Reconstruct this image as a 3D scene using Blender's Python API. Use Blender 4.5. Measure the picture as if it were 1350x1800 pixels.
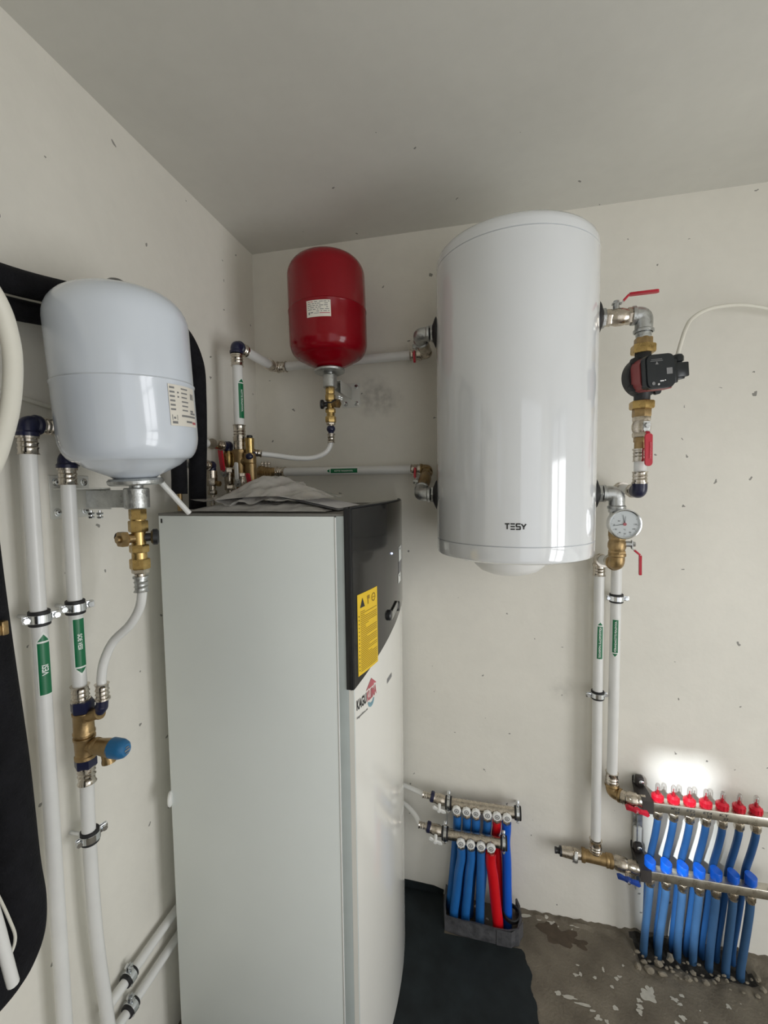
import bpy, bmesh, math, random
from mathutils import Vector as V, Matrix, noise
random.seed(7)
PI = math.pi
scene = bpy.context.scene
for o in list(bpy.data.objects): bpy.data.objects.remove(o)
COL = scene.collection

# ------------------------------------------------------------------ camera, sky, lamps, exposure
cam_d = bpy.data.cameras.new('camera'); cam = bpy.data.objects.new('camera', cam_d); COL.objects.link(cam)
yaw, pitch, roll = 0.2235137, -0.0642941, 0.0120258
Rz = Matrix.Rotation(yaw, 3, 'Z'); Rx = Matrix.Rotation(pitch, 3, 'X'); Ry = Matrix.Rotation(roll, 3, 'Y')
Rc = Rz @ Rx @ Ry                                   # columns: right, forward, up
right, fwd, up = Rc.col[0], Rc.col[1], Rc.col[2]
M = Matrix((right, up, -fwd)).transposed().to_4x4(); M.translation = V((0.88253, -1.60935, 1.6))
cam.matrix_world = M
cam_d.sensor_fit = 'VERTICAL'; cam_d.sensor_height = 24; cam_d.lens = 766.425/1800*24
cam_d.clip_start = 0.02
scene.camera = cam

w = bpy.data.worlds.new('world'); scene.world = w; w.use_nodes = True
w.node_tree.nodes['Background'].inputs[0].default_value = (0.95, 0.97, 1.0, 1)
w.node_tree.nodes['Background'].inputs[1].default_value = 0.5

def area(name, loc, direction, sx, sy, power, color):
    d = bpy.data.lights.new(name, 'AREA'); d.shape = 'RECTANGLE'; d.size = sx; d.size_y = sy
    d.energy = power; d.color = color
    o = bpy.data.objects.new(name, d); COL.objects.link(o); o.location = loc
    o.rotation_euler = V(direction).to_track_quat('-Z', 'Y').to_euler(); return o
area('door_daylight', (2.98, -1.60, 0.93), (-1, 0, 0), 1.05, 1.65, 27, (0.975, 0.985, 1.0))
area('front_fill', (1.75, -2.40, 1.15), (0, 1, 0), 1.1, 2.0, 3.4, (0.96, 0.98, 1.0))  # soft fill added from the front, not a known doorway
sd = bpy.data.lights.new('sun', 'SUN'); sd.energy = 4.6; sd.angle = 0.03; sd.color = (0.84, 0.93, 1.0)
so = bpy.data.objects.new('sun', sd); COL.objects.link(so)
so.rotation_euler = V((0.6, 1.0, -0.61)).to_track_quat('-Z', 'Y').to_euler()

scene.view_settings.view_transform = 'Standard'; scene.view_settings.look = 'None'
scene.view_settings.gamma = 1; scene.view_settings.use_curve_mapping = False
scene.view_settings.exposure = 0.31
try:
    scene.cycles.max_bounces = 10; scene.cycles.diffuse_bounces = 6; scene.cycles.use_denoising = True
    scene.cycles.sample_clamp_indirect = 4
except Exception: pass

# ------------------------------------------------------------------ materials
MATS = {}
def mat(name, col, rough=0.5, metal=0.0, coat=0.0, var=0.06, scale=18.0, bump=0.0, bscale=60.0, rvar=0.0, spec=0.5, alpha=None, trans=0.0):
    m = bpy.data.materials.new(name); m.use_nodes = True; nt = m.node_tree; N = nt.nodes; L = nt.links
    b = N['Principled BSDF']
    b.inputs['Roughness'].default_value = rough; b.inputs['Metallic'].default_value = metal
    b.inputs['Coat Weight'].default_value = coat; b.inputs['Coat Roughness'].default_value = 0.06
    b.inputs['Specular IOR Level'].default_value = spec
    b.inputs['Transmission Weight'].default_value = trans
    if alpha is not None: b.inputs['Alpha'].default_value = alpha
    g = N.new('ShaderNodeNewGeometry')
    n = N.new('ShaderNodeTexNoise'); n.inputs['Scale'].default_value = scale; n.inputs['Detail'].default_value = 5
    L.new(g.outputs['Position'], n.inputs['Vector'])
    r = N.new('ShaderNodeMapRange'); r.inputs[1].default_value = 0.3; r.inputs[2].default_value = 0.7
    r.inputs[3].default_value = 1 - var; r.inputs[4].default_value = 1 + var
    L.new(n.outputs['Fac'], r.inputs[0])
    mx = N.new('ShaderNodeVectorMath'); mx.operation = 'SCALE'; mx.inputs[0].default_value = col[:3]
    L.new(r.outputs[0], mx.inputs['Scale']); L.new(mx.outputs[0], b.inputs['Base Color'])
    if rvar:
        rr = N.new('ShaderNodeMapRange'); rr.inputs[1].default_value = 0.3; rr.inputs[2].default_value = 0.7
        rr.inputs[3].default_value = max(0.02, rough - rvar); rr.inputs[4].default_value = rough + rvar
        L.new(n.outputs['Fac'], rr.inputs[0]); L.new(rr.outputs[0], b.inputs['Roughness'])
    if bump:
        n2 = N.new('ShaderNodeTexNoise'); n2.inputs['Scale'].default_value = bscale; n2.inputs['Detail'].default_value = 4
        L.new(g.outputs['Position'], n2.inputs['Vector'])
        bp = N.new('ShaderNodeBump'); bp.inputs['Strength'].default_value = bump; bp.inputs['Distance'].default_value = 0.004
        L.new(n2.outputs['Fac'], bp.inputs['Height']); L.new(bp.outputs[0], b.inputs['Normal'])
    MATS[name] = m; return m

WHITE_PIPE = mat('white_composite_pipe', (.74,.74,.72), .32, var=.03)
HOSE_WHITE = mat('cream_plastic_hose', (.72,.70,.62), .45, var=.04)
GALV = mat('galvanised_iron', (.50,.51,.50), .36, .9, var=.18, scale=60, bump=.25, bscale=180, rvar=.1)
NICKEL = mat('nickel_plated_brass', (.56,.50,.42), .27, 1, var=.15, scale=90, rvar=.08)
SLEEVE = mat('steel_press_sleeve', (.60,.55,.48), .22, 1, var=.12, scale=80, rvar=.08)
BRASS = mat('yellow_brass', (.52,.36,.14), .30, .95, var=.15, scale=70, rvar=.08)
OLD_BRASS = mat('dull_brass', (.36,.25,.12), .40, .85, var=.2, scale=60, rvar=.1, bump=.15, bscale=200)
CHROME = mat('zinc_clamp_steel', (.74,.76,.78), .18, 1, var=.08, scale=90)
STEEL_BAR = mat('stainless_manifold_bar', (.60,.57,.50), .30, 1, var=.08, scale=50, rvar=.06)
BLACK_RUBBER = mat('black_rubber', (.012,.012,.013), .6, var=.15)
INSUL = mat('black_foam_insulation', (.008,.008,.010), .85, var=.3, scale=40, bump=.5, bscale=240, spec=.2)
BLACK_PLASTIC = mat('black_plastic', (.015,.016,.018), .35, var=.1)
DARK_BROWN_PLASTIC = mat('dark_bracket_plastic', (.022,.018,.016), .45, var=.1)
NAVY = mat('navy_fitting_plastic', (.012,.014,.045), .30, var=.1)
RED_HANDLE = mat('red_vinyl_handle', (.50,.015,.035), .35, var=.06)
RED_ENAMEL = mat('red_enamel', (.24,.0008,.007), .16, coat=0, spec=.38, var=.03)
RED_CAP = mat('red_plastic', (.62,.01,.03), .35, var=.08)
RED_CONDUIT = mat('red_conduit', (.62,.006,.012), .30, var=.06)
BLUE_CONDUIT = mat('blue_conduit', (.016,.13,.40), .38, var=.08)
BLUE_CONDUIT2 = mat('blue_conduit_pale', (.040,.105,.22), .42, var=.08)
BLUE_CONDUIT3 = mat('blue_conduit_dusty', (.016,.075,.21), .45, var=.08)
BLUE_DEEP = mat('deep_blue_conduit', (.005,.10,.55), .32, var=.05)
BLUE_CAP = mat('blue_plastic_cap', (.004,.10,.55), .30, var=.05)
BLUE_HANDLE = mat('blue_valve_handle', (.012,.05,.27), .35, var=.08)
TEAL_CAP = mat('blue_safety_valve_cap', (.02,.15,.34), .38, var=.06)
WHITE_PLASTIC = mat('white_plastic', (.80,.80,.78), .35, var=.02)
WHITE_ENAMEL = mat('white_enamel_steel', (.76,.78,.80), .10, coat=1.0, var=.012, scale=6)
VESSEL_WHITE = mat('pale_blue_white_enamel', (.66,.71,.78), .20, coat=.5, var=.015, scale=8)
CAB_SIDE = mat('grey_white_powder_coat', (.78,.82,.80), .42, var=.02, scale=4)
CAB_TRIM = mat('grey_trim', (.54,.60,.60), .38, var=.03)
CAB_FRONT = mat('gloss_white_front', (.80,.79,.74), .14, coat=.4, var=.015, scale=4)
CAB_BLACK = mat('gloss_black_front', (.013,.0125,.012), .15, spec=.42, coat=.22, var=.05)
CAB_TOP = mat('dark_grey_top_sheet', (.16,.155,.14), .5, var=.08)
PLASTIC_BAG = mat('clear_plastic_bag', (.62,.60,.57), .12, coat=.4, var=.12, scale=25, bump=.45, bscale=38, alpha=.8)
PAPER = mat('white_paper', (.70,.69,.70), .7, var=.04)
YELLOW = mat('yellow_sticker', (.84,.56,.02), .45, var=.03)
INK = mat('black_ink', (.02,.02,.02), .6, var=.05)
INK_BROWN = mat('brown_print', (.30,.18,.01), .6, var=.05)
INK_GREY = mat('grey_print', (.22,.22,.22), .6, var=.05)
INK_RED = mat('faded_red_print', (.48,.12,.14), .6, var=.08)
INK_TEAL = mat('teal_print', (.20,.36,.42), .6, var=.08)
GREEN = mat('green_label', (.002,.15,.055), .38, var=.04)
LABEL_WHITE = mat('label_white', (.80,.82,.78), .4, var=.02)
LABEL_CREAM = mat('cream_data_label', (.78,.74,.66), .5, var=.03)
LETTER = mat('label_lettering', (.82,.86,.82), .45, var=.02)
LED_BLUE = mat('status_light', (.5,.6,1), .3)
LED_BLUE.node_tree.nodes['Principled BSDF'].inputs['Emission Color'].default_value = (.6,.7,1,1)
LED_BLUE.node_tree.nodes['Principled BSDF'].inputs['Emission Strength'].default_value = 2.0
PUMP_RED = mat('pump_red_shell', (.26,.055,.055), .42, var=.06)
PUMP_BLACK = mat('pump_black', (.010,.013,.015), .30, var=.1)
CAST_BLACK = mat('black_cast_iron', (.016,.017,.018), .5, var=.2, bump=.2, bscale=200)
DIAL = mat('dial_white', (.80,.81,.82), .4, var=.01)
GREY_TAPE = mat('grey_tape_collar', (.075,.075,.08), .5, var=.35, scale=45, bump=.5, bscale=90)
CHUNK = mat('broken_concrete', (.24,.21,.16), .95, var=.25, scale=60, bump=.6, bscale=150)
FRAME_GREY = mat('door_frame_grey', (.10,.105,.11), .4, var=.03)
WHITE_BRACKET = mat('white_painted_bracket', (.68,.68,.64), .35, var=.03)
def clear(name, col):
    m = bpy.data.materials.new(name); m.use_nodes = True; N = m.node_tree.nodes; L = m.node_tree.links
    for n in list(N): N.remove(n)
    out = N.new('ShaderNodeOutputMaterial'); mx = N.new('ShaderNodeMixShader'); t = N.new('ShaderNodeBsdfTransparent')
    g = N.new('ShaderNodeBsdfGlossy'); f = N.new('ShaderNodeLayerWeight'); f.inputs[0].default_value = .25
    ns = N.new('ShaderNodeTexNoise'); ns.inputs['Scale'].default_value = 40
    mr = N.new('ShaderNodeMapRange'); mr.inputs[3].default_value = .03; mr.inputs[4].default_value = .08
    L.new(ns.outputs['Fac'], mr.inputs[0]); L.new(mr.outputs[0], g.inputs['Roughness'])
    t.inputs[0].default_value = (*col, 1)
    L.new(f.outputs['Facing'], mx.inputs[0]); L.new(t.outputs[0], mx.inputs[1]); L.new(g.outputs[0], mx.inputs[2]); L.new(mx.outputs[0], out.inputs[0])
    return m
GLASS = clear('clear_glass', (.97,.98,.98)); CLEAR_TUBE = clear('clear_flow_tube', (.86,.86,.86))

def plaster(name, col, smudges=(), speck=.5, bump=.22, ax=(0, 2)):
    """painted rough plaster with chips; smudges = (point, radius, darkness) grubby marks that belong to the wall"""
    m = bpy.data.materials.new(name); m.use_nodes = True; N = m.node_tree.nodes; L = m.node_tree.links
    b = N['Principled BSDF']; b.inputs['Roughness'].default_value = .62; b.inputs['Specular IOR Level'].default_value = .35
    g = N.new('ShaderNodeNewGeometry'); P = g.outputs['Position']
    def noise_(s, d=4):
        n = N.new('ShaderNodeTexNoise'); n.inputs['Scale'].default_value = s; n.inputs['Detail'].default_value = d; L.new(P, n.inputs['Vector']); return n.outputs['Fac']
    def rng(x, a, b_, c, d):
        r = N.new('ShaderNodeMapRange'); r.inputs[1].default_value = a; r.inputs[2].default_value = b_; r.inputs[3].default_value = c; r.inputs[4].default_value = d; L.new(x, r.inputs[0]); return r.outputs[0]
    def math_(op, a, b_):
        n = N.new('ShaderNodeMath'); n.operation = op
        for i, x in enumerate((a, b_)):
            if isinstance(x, (int, float)): n.inputs[i].default_value = x
            else: L.new(x, n.inputs[i])
        return n.outputs[0]
    tone = rng(noise_(2.2, 6), .3, .7, .94, 1.035)
    tone = math_('MULTIPLY', tone, rng(noise_(26, 3), .3, .7, .985, 1.012))
    # small chips / specks
    dn = N.new('ShaderNodeTexNoise'); dn.inputs['Scale'].default_value = 45; L.new(P, dn.inputs['Vector'])
    add = N.new('ShaderNodeVectorMath'); add.operation = 'MULTIPLY_ADD'; L.new(dn.outputs['Color'], add.inputs[0]); add.inputs[1].default_value = (.03,.03,.03); L.new(P, add.inputs[2])
    sx = N.new('ShaderNodeSeparateXYZ'); cx = N.new('ShaderNodeCombineXYZ'); L.new(add.outputs[0], sx.inputs[0]); L.new(sx.outputs[ax[0]], cx.inputs[0]); L.new(sx.outputs[ax[1]], cx.inputs[1])
    vo = N.new('ShaderNodeTexVoronoi'); vo.voronoi_dimensions = '2D'; vo.inputs['Scale'].default_value = 11; L.new(cx.outputs[0], vo.inputs['Vector'])
    sep = N.new('ShaderNodeSeparateColor'); L.new(vo.outputs['Color'], sep.inputs[0])
    on = math_('GREATER_THAN', sep.outputs[0], 1 - speck*.4)
    sz = rng(sep.outputs[1], 0, 1, .015, .055)
    sp = math_('MULTIPLY', math_('LESS_THAN', vo.outputs['Distance'], sz), on)
    tone = math_('MULTIPLY', tone, math_('SUBTRACT', 1, math_('MULTIPLY', sp, .62)))
    for (p, r, k) in smudges:
        d = N.new('ShaderNodeVectorMath'); d.operation = 'DISTANCE'; L.new(add.outputs[0], d.inputs[0]); d.inputs[1].default_value = (p[0]+.015, p[1]+.015, p[2]+.015)
        f = math_('MULTIPLY', rng(d.outputs['Value'], r*.3, r, 1, 0), rng(noise_(34, 4), .35, .65, 0.15, 1))
        tone = math_('MULTIPLY', tone, math_('SUBTRACT', 1, math_('MULTIPLY', f, k)))
    s = N.new('ShaderNodeVectorMath'); s.operation = 'SCALE'; s.inputs[0].default_value = col; L.new(tone, s.inputs['Scale']); L.new(s.outputs[0], b.inputs['Base Color'])
    bp = N.new('ShaderNodeBump'); bp.inputs['Strength'].default_value = bump; bp.inputs['Distance'].default_value = .006
    h = math_('ADD', math_('MULTIPLY', noise_(9, 3), 1.6), math_('MULTIPLY', noise_(70, 4), .35))
    h = math_('SUBTRACT', h, math_('MULTIPLY', sp, .6))
    L.new(h, bp.inputs['Height']); L.new(bp.outputs[0], b.inputs['Normal'])
    return m
WALL = plaster('cream_plaster_wall', (.77,.745,.675), [((.47,0,1.93),.09,.30),((.53,0,1.91),.07,.25),((.62,0,2.075),.05,.3),((1.16,0,.86),.06,.15)])
WALL_LEFT = plaster('cream_plaster_left', (.77,.745,.675), ax=(1, 2))
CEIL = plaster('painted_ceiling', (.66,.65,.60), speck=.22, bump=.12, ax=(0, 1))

def concrete():
    m = bpy.data.materials.new('dusty_concrete_floor'); m.use_nodes = True; N = m.node_tree.nodes; L = m.node_tree.links
    b = N['Principled BSDF']; b.inputs['Roughness'].default_value = .85; b.inputs['Specular IOR Level'].default_value = .3
    g = N.new('ShaderNodeNewGeometry'); P = g.outputs['Position']
    n1 = N.new('ShaderNodeTexNoise'); n1.inputs['Scale'].default_value = 9; n1.inputs['Detail'].default_value = 8; L.new(P, n1.inputs['Vector'])
    cr = N.new('ShaderNodeValToRGB'); L.new(n1.outputs['Fac'], cr.inputs[0])
    cr.color_ramp.elements[0].position = .3; cr.color_ramp.elements[0].color = (.115,.098,.074,1)
    cr.color_ramp.elements[1].position = .72; cr.color_ramp.elements[1].color = (.215,.188,.145,1)
    # small paint drips
    n2 = N.new('ShaderNodeTexNoise'); n2.inputs['Scale'].default_value = 60; L.new(P, n2.inputs['Vector'])
    ad = N.new('ShaderNodeVectorMath'); ad.operation = 'MULTIPLY_ADD'; L.new(n2.outputs['Color'], ad.inputs[0]); ad.inputs[1].default_value = (.02,.02,.02); L.new(P, ad.inputs[2])
    vo = N.new('ShaderNodeTexVoronoi'); vo.voronoi_dimensions = '2D'; vo.inputs['Scale'].default_value = 24; L.new(ad.outputs[0], vo.inputs['Vector'])
    sp = N.new('ShaderNodeSeparateColor'); L.new(vo.outputs['Color'], sp.inputs[0])
    a = N.new('ShaderNodeMath'); a.operation = 'GREATER_THAN'; a.inputs[1].default_value = .86; L.new(sp.outputs[0], a.inputs[0])
    r = N.new('ShaderNodeMapRange'); r.inputs[3].default_value = .03; r.inputs[4].default_value = .17; L.new(sp.outputs[1], r.inputs[0])
    lt = N.new('ShaderNodeMath'); lt.operation = 'LESS_THAN'; L.new(vo.outputs['Distance'], lt.inputs[0]); L.new(r.outputs[0], lt.inputs[1])
    mu = N.new('ShaderNodeMath'); mu.operation = 'MULTIPLY'; L.new(a.outputs[0], mu.inputs[0]); L.new(lt.outputs[0], mu.inputs[1])
    mx = N.new('ShaderNodeMix'); mx.data_type = 'RGBA'; mx.inputs['B'].default_value = (.52,.50,.44,1); L.new(mu.outputs[0], mx.inputs['Factor']); L.new(cr.outputs[0], mx.inputs['A'])
    L.new(mx.outputs['Result'], b.inputs['Base Color'])
    n3 = N.new('ShaderNodeTexNoise'); n3.inputs['Scale'].default_value = 120; n3.inputs['Detail'].default_value = 6; L.new(P, n3.inputs['Vector'])
    bp = N.new('ShaderNodeBump'); bp.inputs['Strength'].default_value = .5; bp.inputs['Distance'].default_value = .005; L.new(n3.outputs['Fac'], bp.inputs['Height']); L.new(bp.outputs[0], b.inputs['Normal'])
    return m
FLOOR = concrete()
SOIL = mat('dark_rubble_pit', (.035,.032,.027), .95, var=.4, scale=60, bump=.8, bscale=130)
STAIN = mat('brown_damp_concrete', (.075,.055,.036), .8, var=.2, scale=30, bump=.3, bscale=120)
PAINT = mat('pale_paint_splash', (.50,.48,.42), .7, var=.1, scale=80)
MEMBRANE = mat('black_bitumen_membrane', (.010,.015,.017), .72, var=.35, scale=14, bump=.3, bscale=60, spec=.35)

# ------------------------------------------------------------------ mesh helpers
def frame(n, hint=None):
    n = V(n).normalized()
    h = V(hint) if hint is not None else (V((0,0,1)) if abs(n.z) < .9 else V((1,0,0)))
    u = h.cross(n).normalized(); v = n.cross(u)
    return u, v, n
class G:
    def __init__(s): s.v = []; s.f = []; s.m = []
    def add(s, vs, fs, mi=0):
        k = len(s.v); s.v += [V(p) for p in vs]; s.f += [tuple(i+k for i in f) for f in fs]; s.m += [mi]*len(fs); return s
    def lathe(s, o, axis, prof, seg=32, mi=0, closed=False, hint=None):
        o = V(o); u, v, n = frame(axis, hint); vs = []; fs = []; rows = []
        for (t, r) in prof:
            if r <= 1e-7: rows.append([len(vs)]); vs.append(o+n*t)
            else:
                rows.append(list(range(len(vs), len(vs)+seg)))
                vs += [o+n*t+(u*math.cos(2*PI*i/seg)+v*math.sin(2*PI*i/seg))*r for i in range(seg)]
        pairs = list(zip(rows, rows[1:]))
        if closed: pairs.append((rows[-1], rows[0]))
        for a, b in pairs:
            for i in range(seg):
                j = (i+1) % seg
                if len(a) == 1 and len(b) == 1: break
                if len(a) == 1: fs.append((a[0], b[j], b[i]))
                elif len(b) == 1: fs.append((a[i], a[j], b[0]))
                else: fs.append((a[i], a[j], b[j], b[i]))
        if not closed:
            if len(rows[0]) > 1: fs.append(tuple(reversed(rows[0])))
            if len(rows[-1]) > 1: fs.append(tuple(rows[-1]))
        return s.add(vs, fs, mi)
    def cyl(s, a, b, r, seg=24, mi=0, bev=0.0, r2=None):
        a = V(a); b = V(b); L = (b-a).length; r2 = r if r2 is None else r2
        p = [(0, r), (L, r2)] if not bev else [(0, r-bev), (bev, r), (L-bev, r2), (L, r2-bev)]
        return s.lathe(a, b-a, p, seg, mi)
    def hexa(s, a, b, r, mi=0):
        a = V(a); b = V(b); L = (b-a).length; e = min(.15*L, .12*r)
        return s.lathe(a, b-a, [(0, r*.93), (e, r), (L-e, r), (L, r*.93)], 6, mi)
    def ring(s, o, axis, r0, r1, h, seg=32, mi=0):
        b = min(h, r1-r0)*.25
        return s.lathe(o, axis, [(-h/2, r0), (-h/2, r1-b), (-h/2+b, r1), (h/2-b, r1), (h/2, r1-b), (h/2, r0)], seg, mi, closed=True)
    def tube(s, pts, r, seg=16, mi=0, fil=0.0, n_arc=8, spline=False, caps=True, sub=8):
        P = [V(p) for p in pts]
        if spline:
            Q = []; ext = [P[0]*2-P[1]] + P + [P[-1]*2-P[-2]]
            for i in range(len(P)-1):
                p0, p1, p2, p3 = ext[i:i+4]
                for k in range(sub):
                    t = k/sub
                    Q.append(.5*((2*p1)+(p2-p0)*t+(2*p0-5*p1+4*p2-p3)*t*t+(3*p1-p0-3*p2+p3)*t**3))
            P = Q+[P[-1]]
        elif fil > 0:
            Q = [P[0]]
            for i in range(1, len(P)-1):
                a = (P[i-1]-P[i]); b = (P[i+1]-P[i]); ang = a.angle(b)
                d = min(fil/math.tan(ang/2), a.length*.49, b.length*.49)
                A = P[i]+a.normalized()*d; B = P[i]+b.normalized()*d
                for k in range(n_arc+1):
                    t = k/n_arc; Q.append((1-t)**2*A+2*t*(1-t)*P[i]+t*t*B)
            P = Q+[P[-1]]
        n = len(P); rad = r if callable(r) else (lambda t: r)
        T = [(P[min(i+1, n-1)]-P[max(i-1, 0)]).normalized() for i in range(n)]
        u, v, _ = frame(T[0]); vs = []; fs = []
        for i in range(n):
            if i:
                q = T[i-1].rotation_difference(T[i]); u = q @ u
            u = (u-T[i]*u.dot(T[i])).normalized(); v = T[i].cross(u); rr = rad(i/(n-1))
            vs += [P[i]+(u*math.cos(2*PI*k/seg)+v*math.sin(2*PI*k/seg))*rr for k in range(seg)]
        for i in range(n-1):
            for k in range(seg):
                j = (k+1) % seg; fs.append((i*seg+k, i*seg+j, (i+1)*seg+j, (i+1)*seg+k))
        if caps: fs.append(tuple(reversed(range(seg)))); fs.append(tuple(range((n-1)*seg, n*seg)))
        return s.add(vs, fs, mi)
    def box(s, c, size, ax=None, bev=0.0, mi=0, segs=2):
        bm = bmesh.new(); bmesh.ops.create_cube(bm, size=1)
        for q in bm.verts: q.co = V((q.co.x*size[0], q.co.y*size[1], q.co.z*size[2]))
        if bev: bmesh.ops.bevel(bm, geom=bm.edges[:], offset=bev, segments=segs, profile=.5, affect='EDGES')
        bm.verts.index_update(); c = V(c)
        ax = ax or (V((1,0,0)), V((0,1,0)), V((0,0,1)))
        s.add([c+ax[0]*q.co.x+ax[1]*q.co.y+ax[2]*q.co.z for q in bm.verts], [tuple(q.index for q in f.verts) for f in bm.faces], mi); bm.free(); return s
    def prism(s, poly, o, u, v, n, h, mi=0):
        o = V(o); u = V(u); v = V(v); n = V(n); k = len(poly)
        vs = [o+u*a+v*b for a, b in poly]+[o+u*a+v*b+n*h for a, b in poly]
        fs = [tuple(reversed(range(k))), tuple(range(k, 2*k))]+[(i, (i+1) % k, (i+1) % k+k, i+k) for i in range(k)]
        return s.add(vs, fs, mi)
    def ball(s, o, r, sc=(1,1,1), seg=24, mi=0, squash=None):
        o = V(o); vs = []; fs = []; R = seg//2
        for i in range(R+1):
            t = PI*i/R
            for k in range(seg):
                p = 2*PI*k/seg; vs.append(o+V((r*sc[0]*math.sin(t)*math.cos(p), r*sc[1]*math.sin(t)*math.sin(p), r*sc[2]*math.cos(t))))
        for i in range(R):
            for k in range(seg):
                j = (k+1) % seg; fs.append((i*seg+k, (i+1)*seg+k, (i+1)*seg+j, i*seg+j))
        return s.add(vs, fs, mi)
    def sheet(s, fn, nu, nv, mi=0):
        vs = [fn(i/nu, j/nv) for j in range(nv+1) for i in range(nu+1)]
        fs = [(j*(nu+1)+i, j*(nu+1)+i+1, (j+1)*(nu+1)+i+1, (j+1)*(nu+1)+i) for j in range(nv) for i in range(nu)]
        return s.add(vs, fs, mi)

ORG = {}
def link(name, g, mats, parent=None, origin=None, angle=38):
    mats = mats if isinstance(mats, (list, tuple)) else [mats]
    if origin is None:
        xs = [p.x for p in g.v]; ys = [p.y for p in g.v]; zs = [p.z for p in g.v]
        origin = V(((min(xs)+max(xs))/2, (min(ys)+max(ys))/2, min(zs)))
    me = bpy.data.meshes.new(name); me.from_pydata([tuple(p-origin) for p in g.v], [], g.f)
    for m in mats: me.materials.append(m)
    me.polygons.foreach_set('material_index', g.m)
    bm = bmesh.new(); bm.from_mesh(me); bmesh.ops.recalc_face_normals(bm, faces=bm.faces[:]); bm.to_mesh(me); bm.free()
    me.polygons.foreach_set('use_smooth', [True]*len(me.polygons)); me.set_sharp_from_angle(angle=math.radians(angle))
    o = bpy.data.objects.new(name, me); COL.objects.link(o); ORG[o] = V(origin)
    if parent is not None: o.parent = parent; o.location = V(origin)-ORG[parent]
    else: o.location = origin
    return o
def tag(o, label, cat, group=None, kind=None):
    if label: o['label'] = label
    if cat: o['category'] = cat
    if group: o['group'] = group
    if kind: o['kind'] = kind
    return o
def thing(name, label, cat, loc, group=None):
    o = bpy.data.objects.new(name, None); o.empty_display_size = .05; COL.objects.link(o); o.location = loc; ORG[o] = V(loc)
    return tag(o, label, cat, group)
def struct(name, g, mats, label=None, angle=38):
    o = link(name, g, mats, angle=angle); o['kind'] = 'structure'
    if label: o['label'] = label
    return o

# text -> flat mesh data (cached), mapped onto any surface by a function
_T = {}
def text_mesh(body, bold=.0, spacing=1.0):
    k = (body, bold, spacing)
    if k not in _T:
        c = bpy.data.curves.new('lettering', 'FONT'); c.body = body; c.size = 1; c.offset = bold; c.space_character = spacing
        c.fill_mode = 'FRONT'; c.resolution_u = 4
        o = bpy.data.objects.new('lettering', c); COL.objects.link(o)
        bpy.context.view_layer.update()
        me = bpy.data.meshes.new_from_object(o.evaluated_get(bpy.context.evaluated_depsgraph_get()))
        bm = bmesh.new(); bm.from_mesh(me); bmesh.ops.triangulate(bm, faces=bm.faces[:])
        for _ in range(3):
            long_e = [e for e in bm.edges if e.calc_length() > .22]
            if not long_e: break
            bmesh.ops.subdivide_edges(bm, edges=long_e, cuts=1); bmesh.ops.triangulate(bm, faces=bm.faces[:])
        bm.verts.index_update(); vs = [(p.co.x, p.co.y) for p in bm.verts]; fs = [tuple(q.index for q in f.verts) for f in bm.faces]; bm.free()
        bpy.data.objects.remove(o); bpy.data.curves.remove(c); bpy.data.meshes.remove(me)
        x0 = min(p[0] for p in vs); x1 = max(p[0] for p in vs); y0 = min(p[1] for p in vs); y1 = max(p[1] for p in vs)
        _T[k] = ([((p[0]-x0)/(x1-x0), (p[1]-y0)/(y1-y0)) for p in vs], fs, (x1-x0)/(y1-y0))
    return _T[k]
def text_on(g, body, fn, W, H, bold=.0, mi=0, spacing=1.0):
    """fn(x,y): x in 0..W along reading, y in 0..H upward -> world point"""
    vs, fs, _ = text_mesh(body, bold, spacing)
    g.add([fn(a*W, b*H) for a, b in vs], fs, mi); return g

# ------------------------------------------------------------------ plumbing builders
def sleeve_g(g, o, axis, r, L=.034, mi=0, flare=True):
    """press sleeve: starts at o and runs along axis; flared lip at the far end where the pipe leaves"""
    R = r+.0022; b = .0018
    p = [(0, r*.6), (0, R+b*1.6), (.004, R+b*1.6), (.005, R), (.010, R), (.012, R+b), (.015, R), (.019, R), (.021, R+b), (.024, R), (L-.004, R+.0003)]
    p += [(L-.001, R+.0020 if flare else R+.001), (L, R+.0027 if flare else R), (L, r*.9)]
    return g.lathe(o, axis, p, 24, mi)
def sleeve(o, axis, r, parent, L=.034, m=None, label=None):
    x = link('press_sleeve', sleeve_g(G(), o, axis, r, L), m or SLEEVE, parent)
    if label: x['label'] = label
    return x
def elbow_g(g, a, c, b, r, mi=0, lip=True):
    """pipe bend from a round corner c to b with thick lips at both ends"""
    a, c, b = V(a), V(c), V(b)
    g.tube([a, c, b], r, 20, mi, fil=r*1.25, n_arc=10)
    if lip:
        for e in (a, b):
            d = (c-e).normalized(); g.lathe(e, d, [(0, r*.9), (0, r*1.14), (.007, r*1.16), (.010, r*1.0)], 24, mi)
    return g
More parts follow.
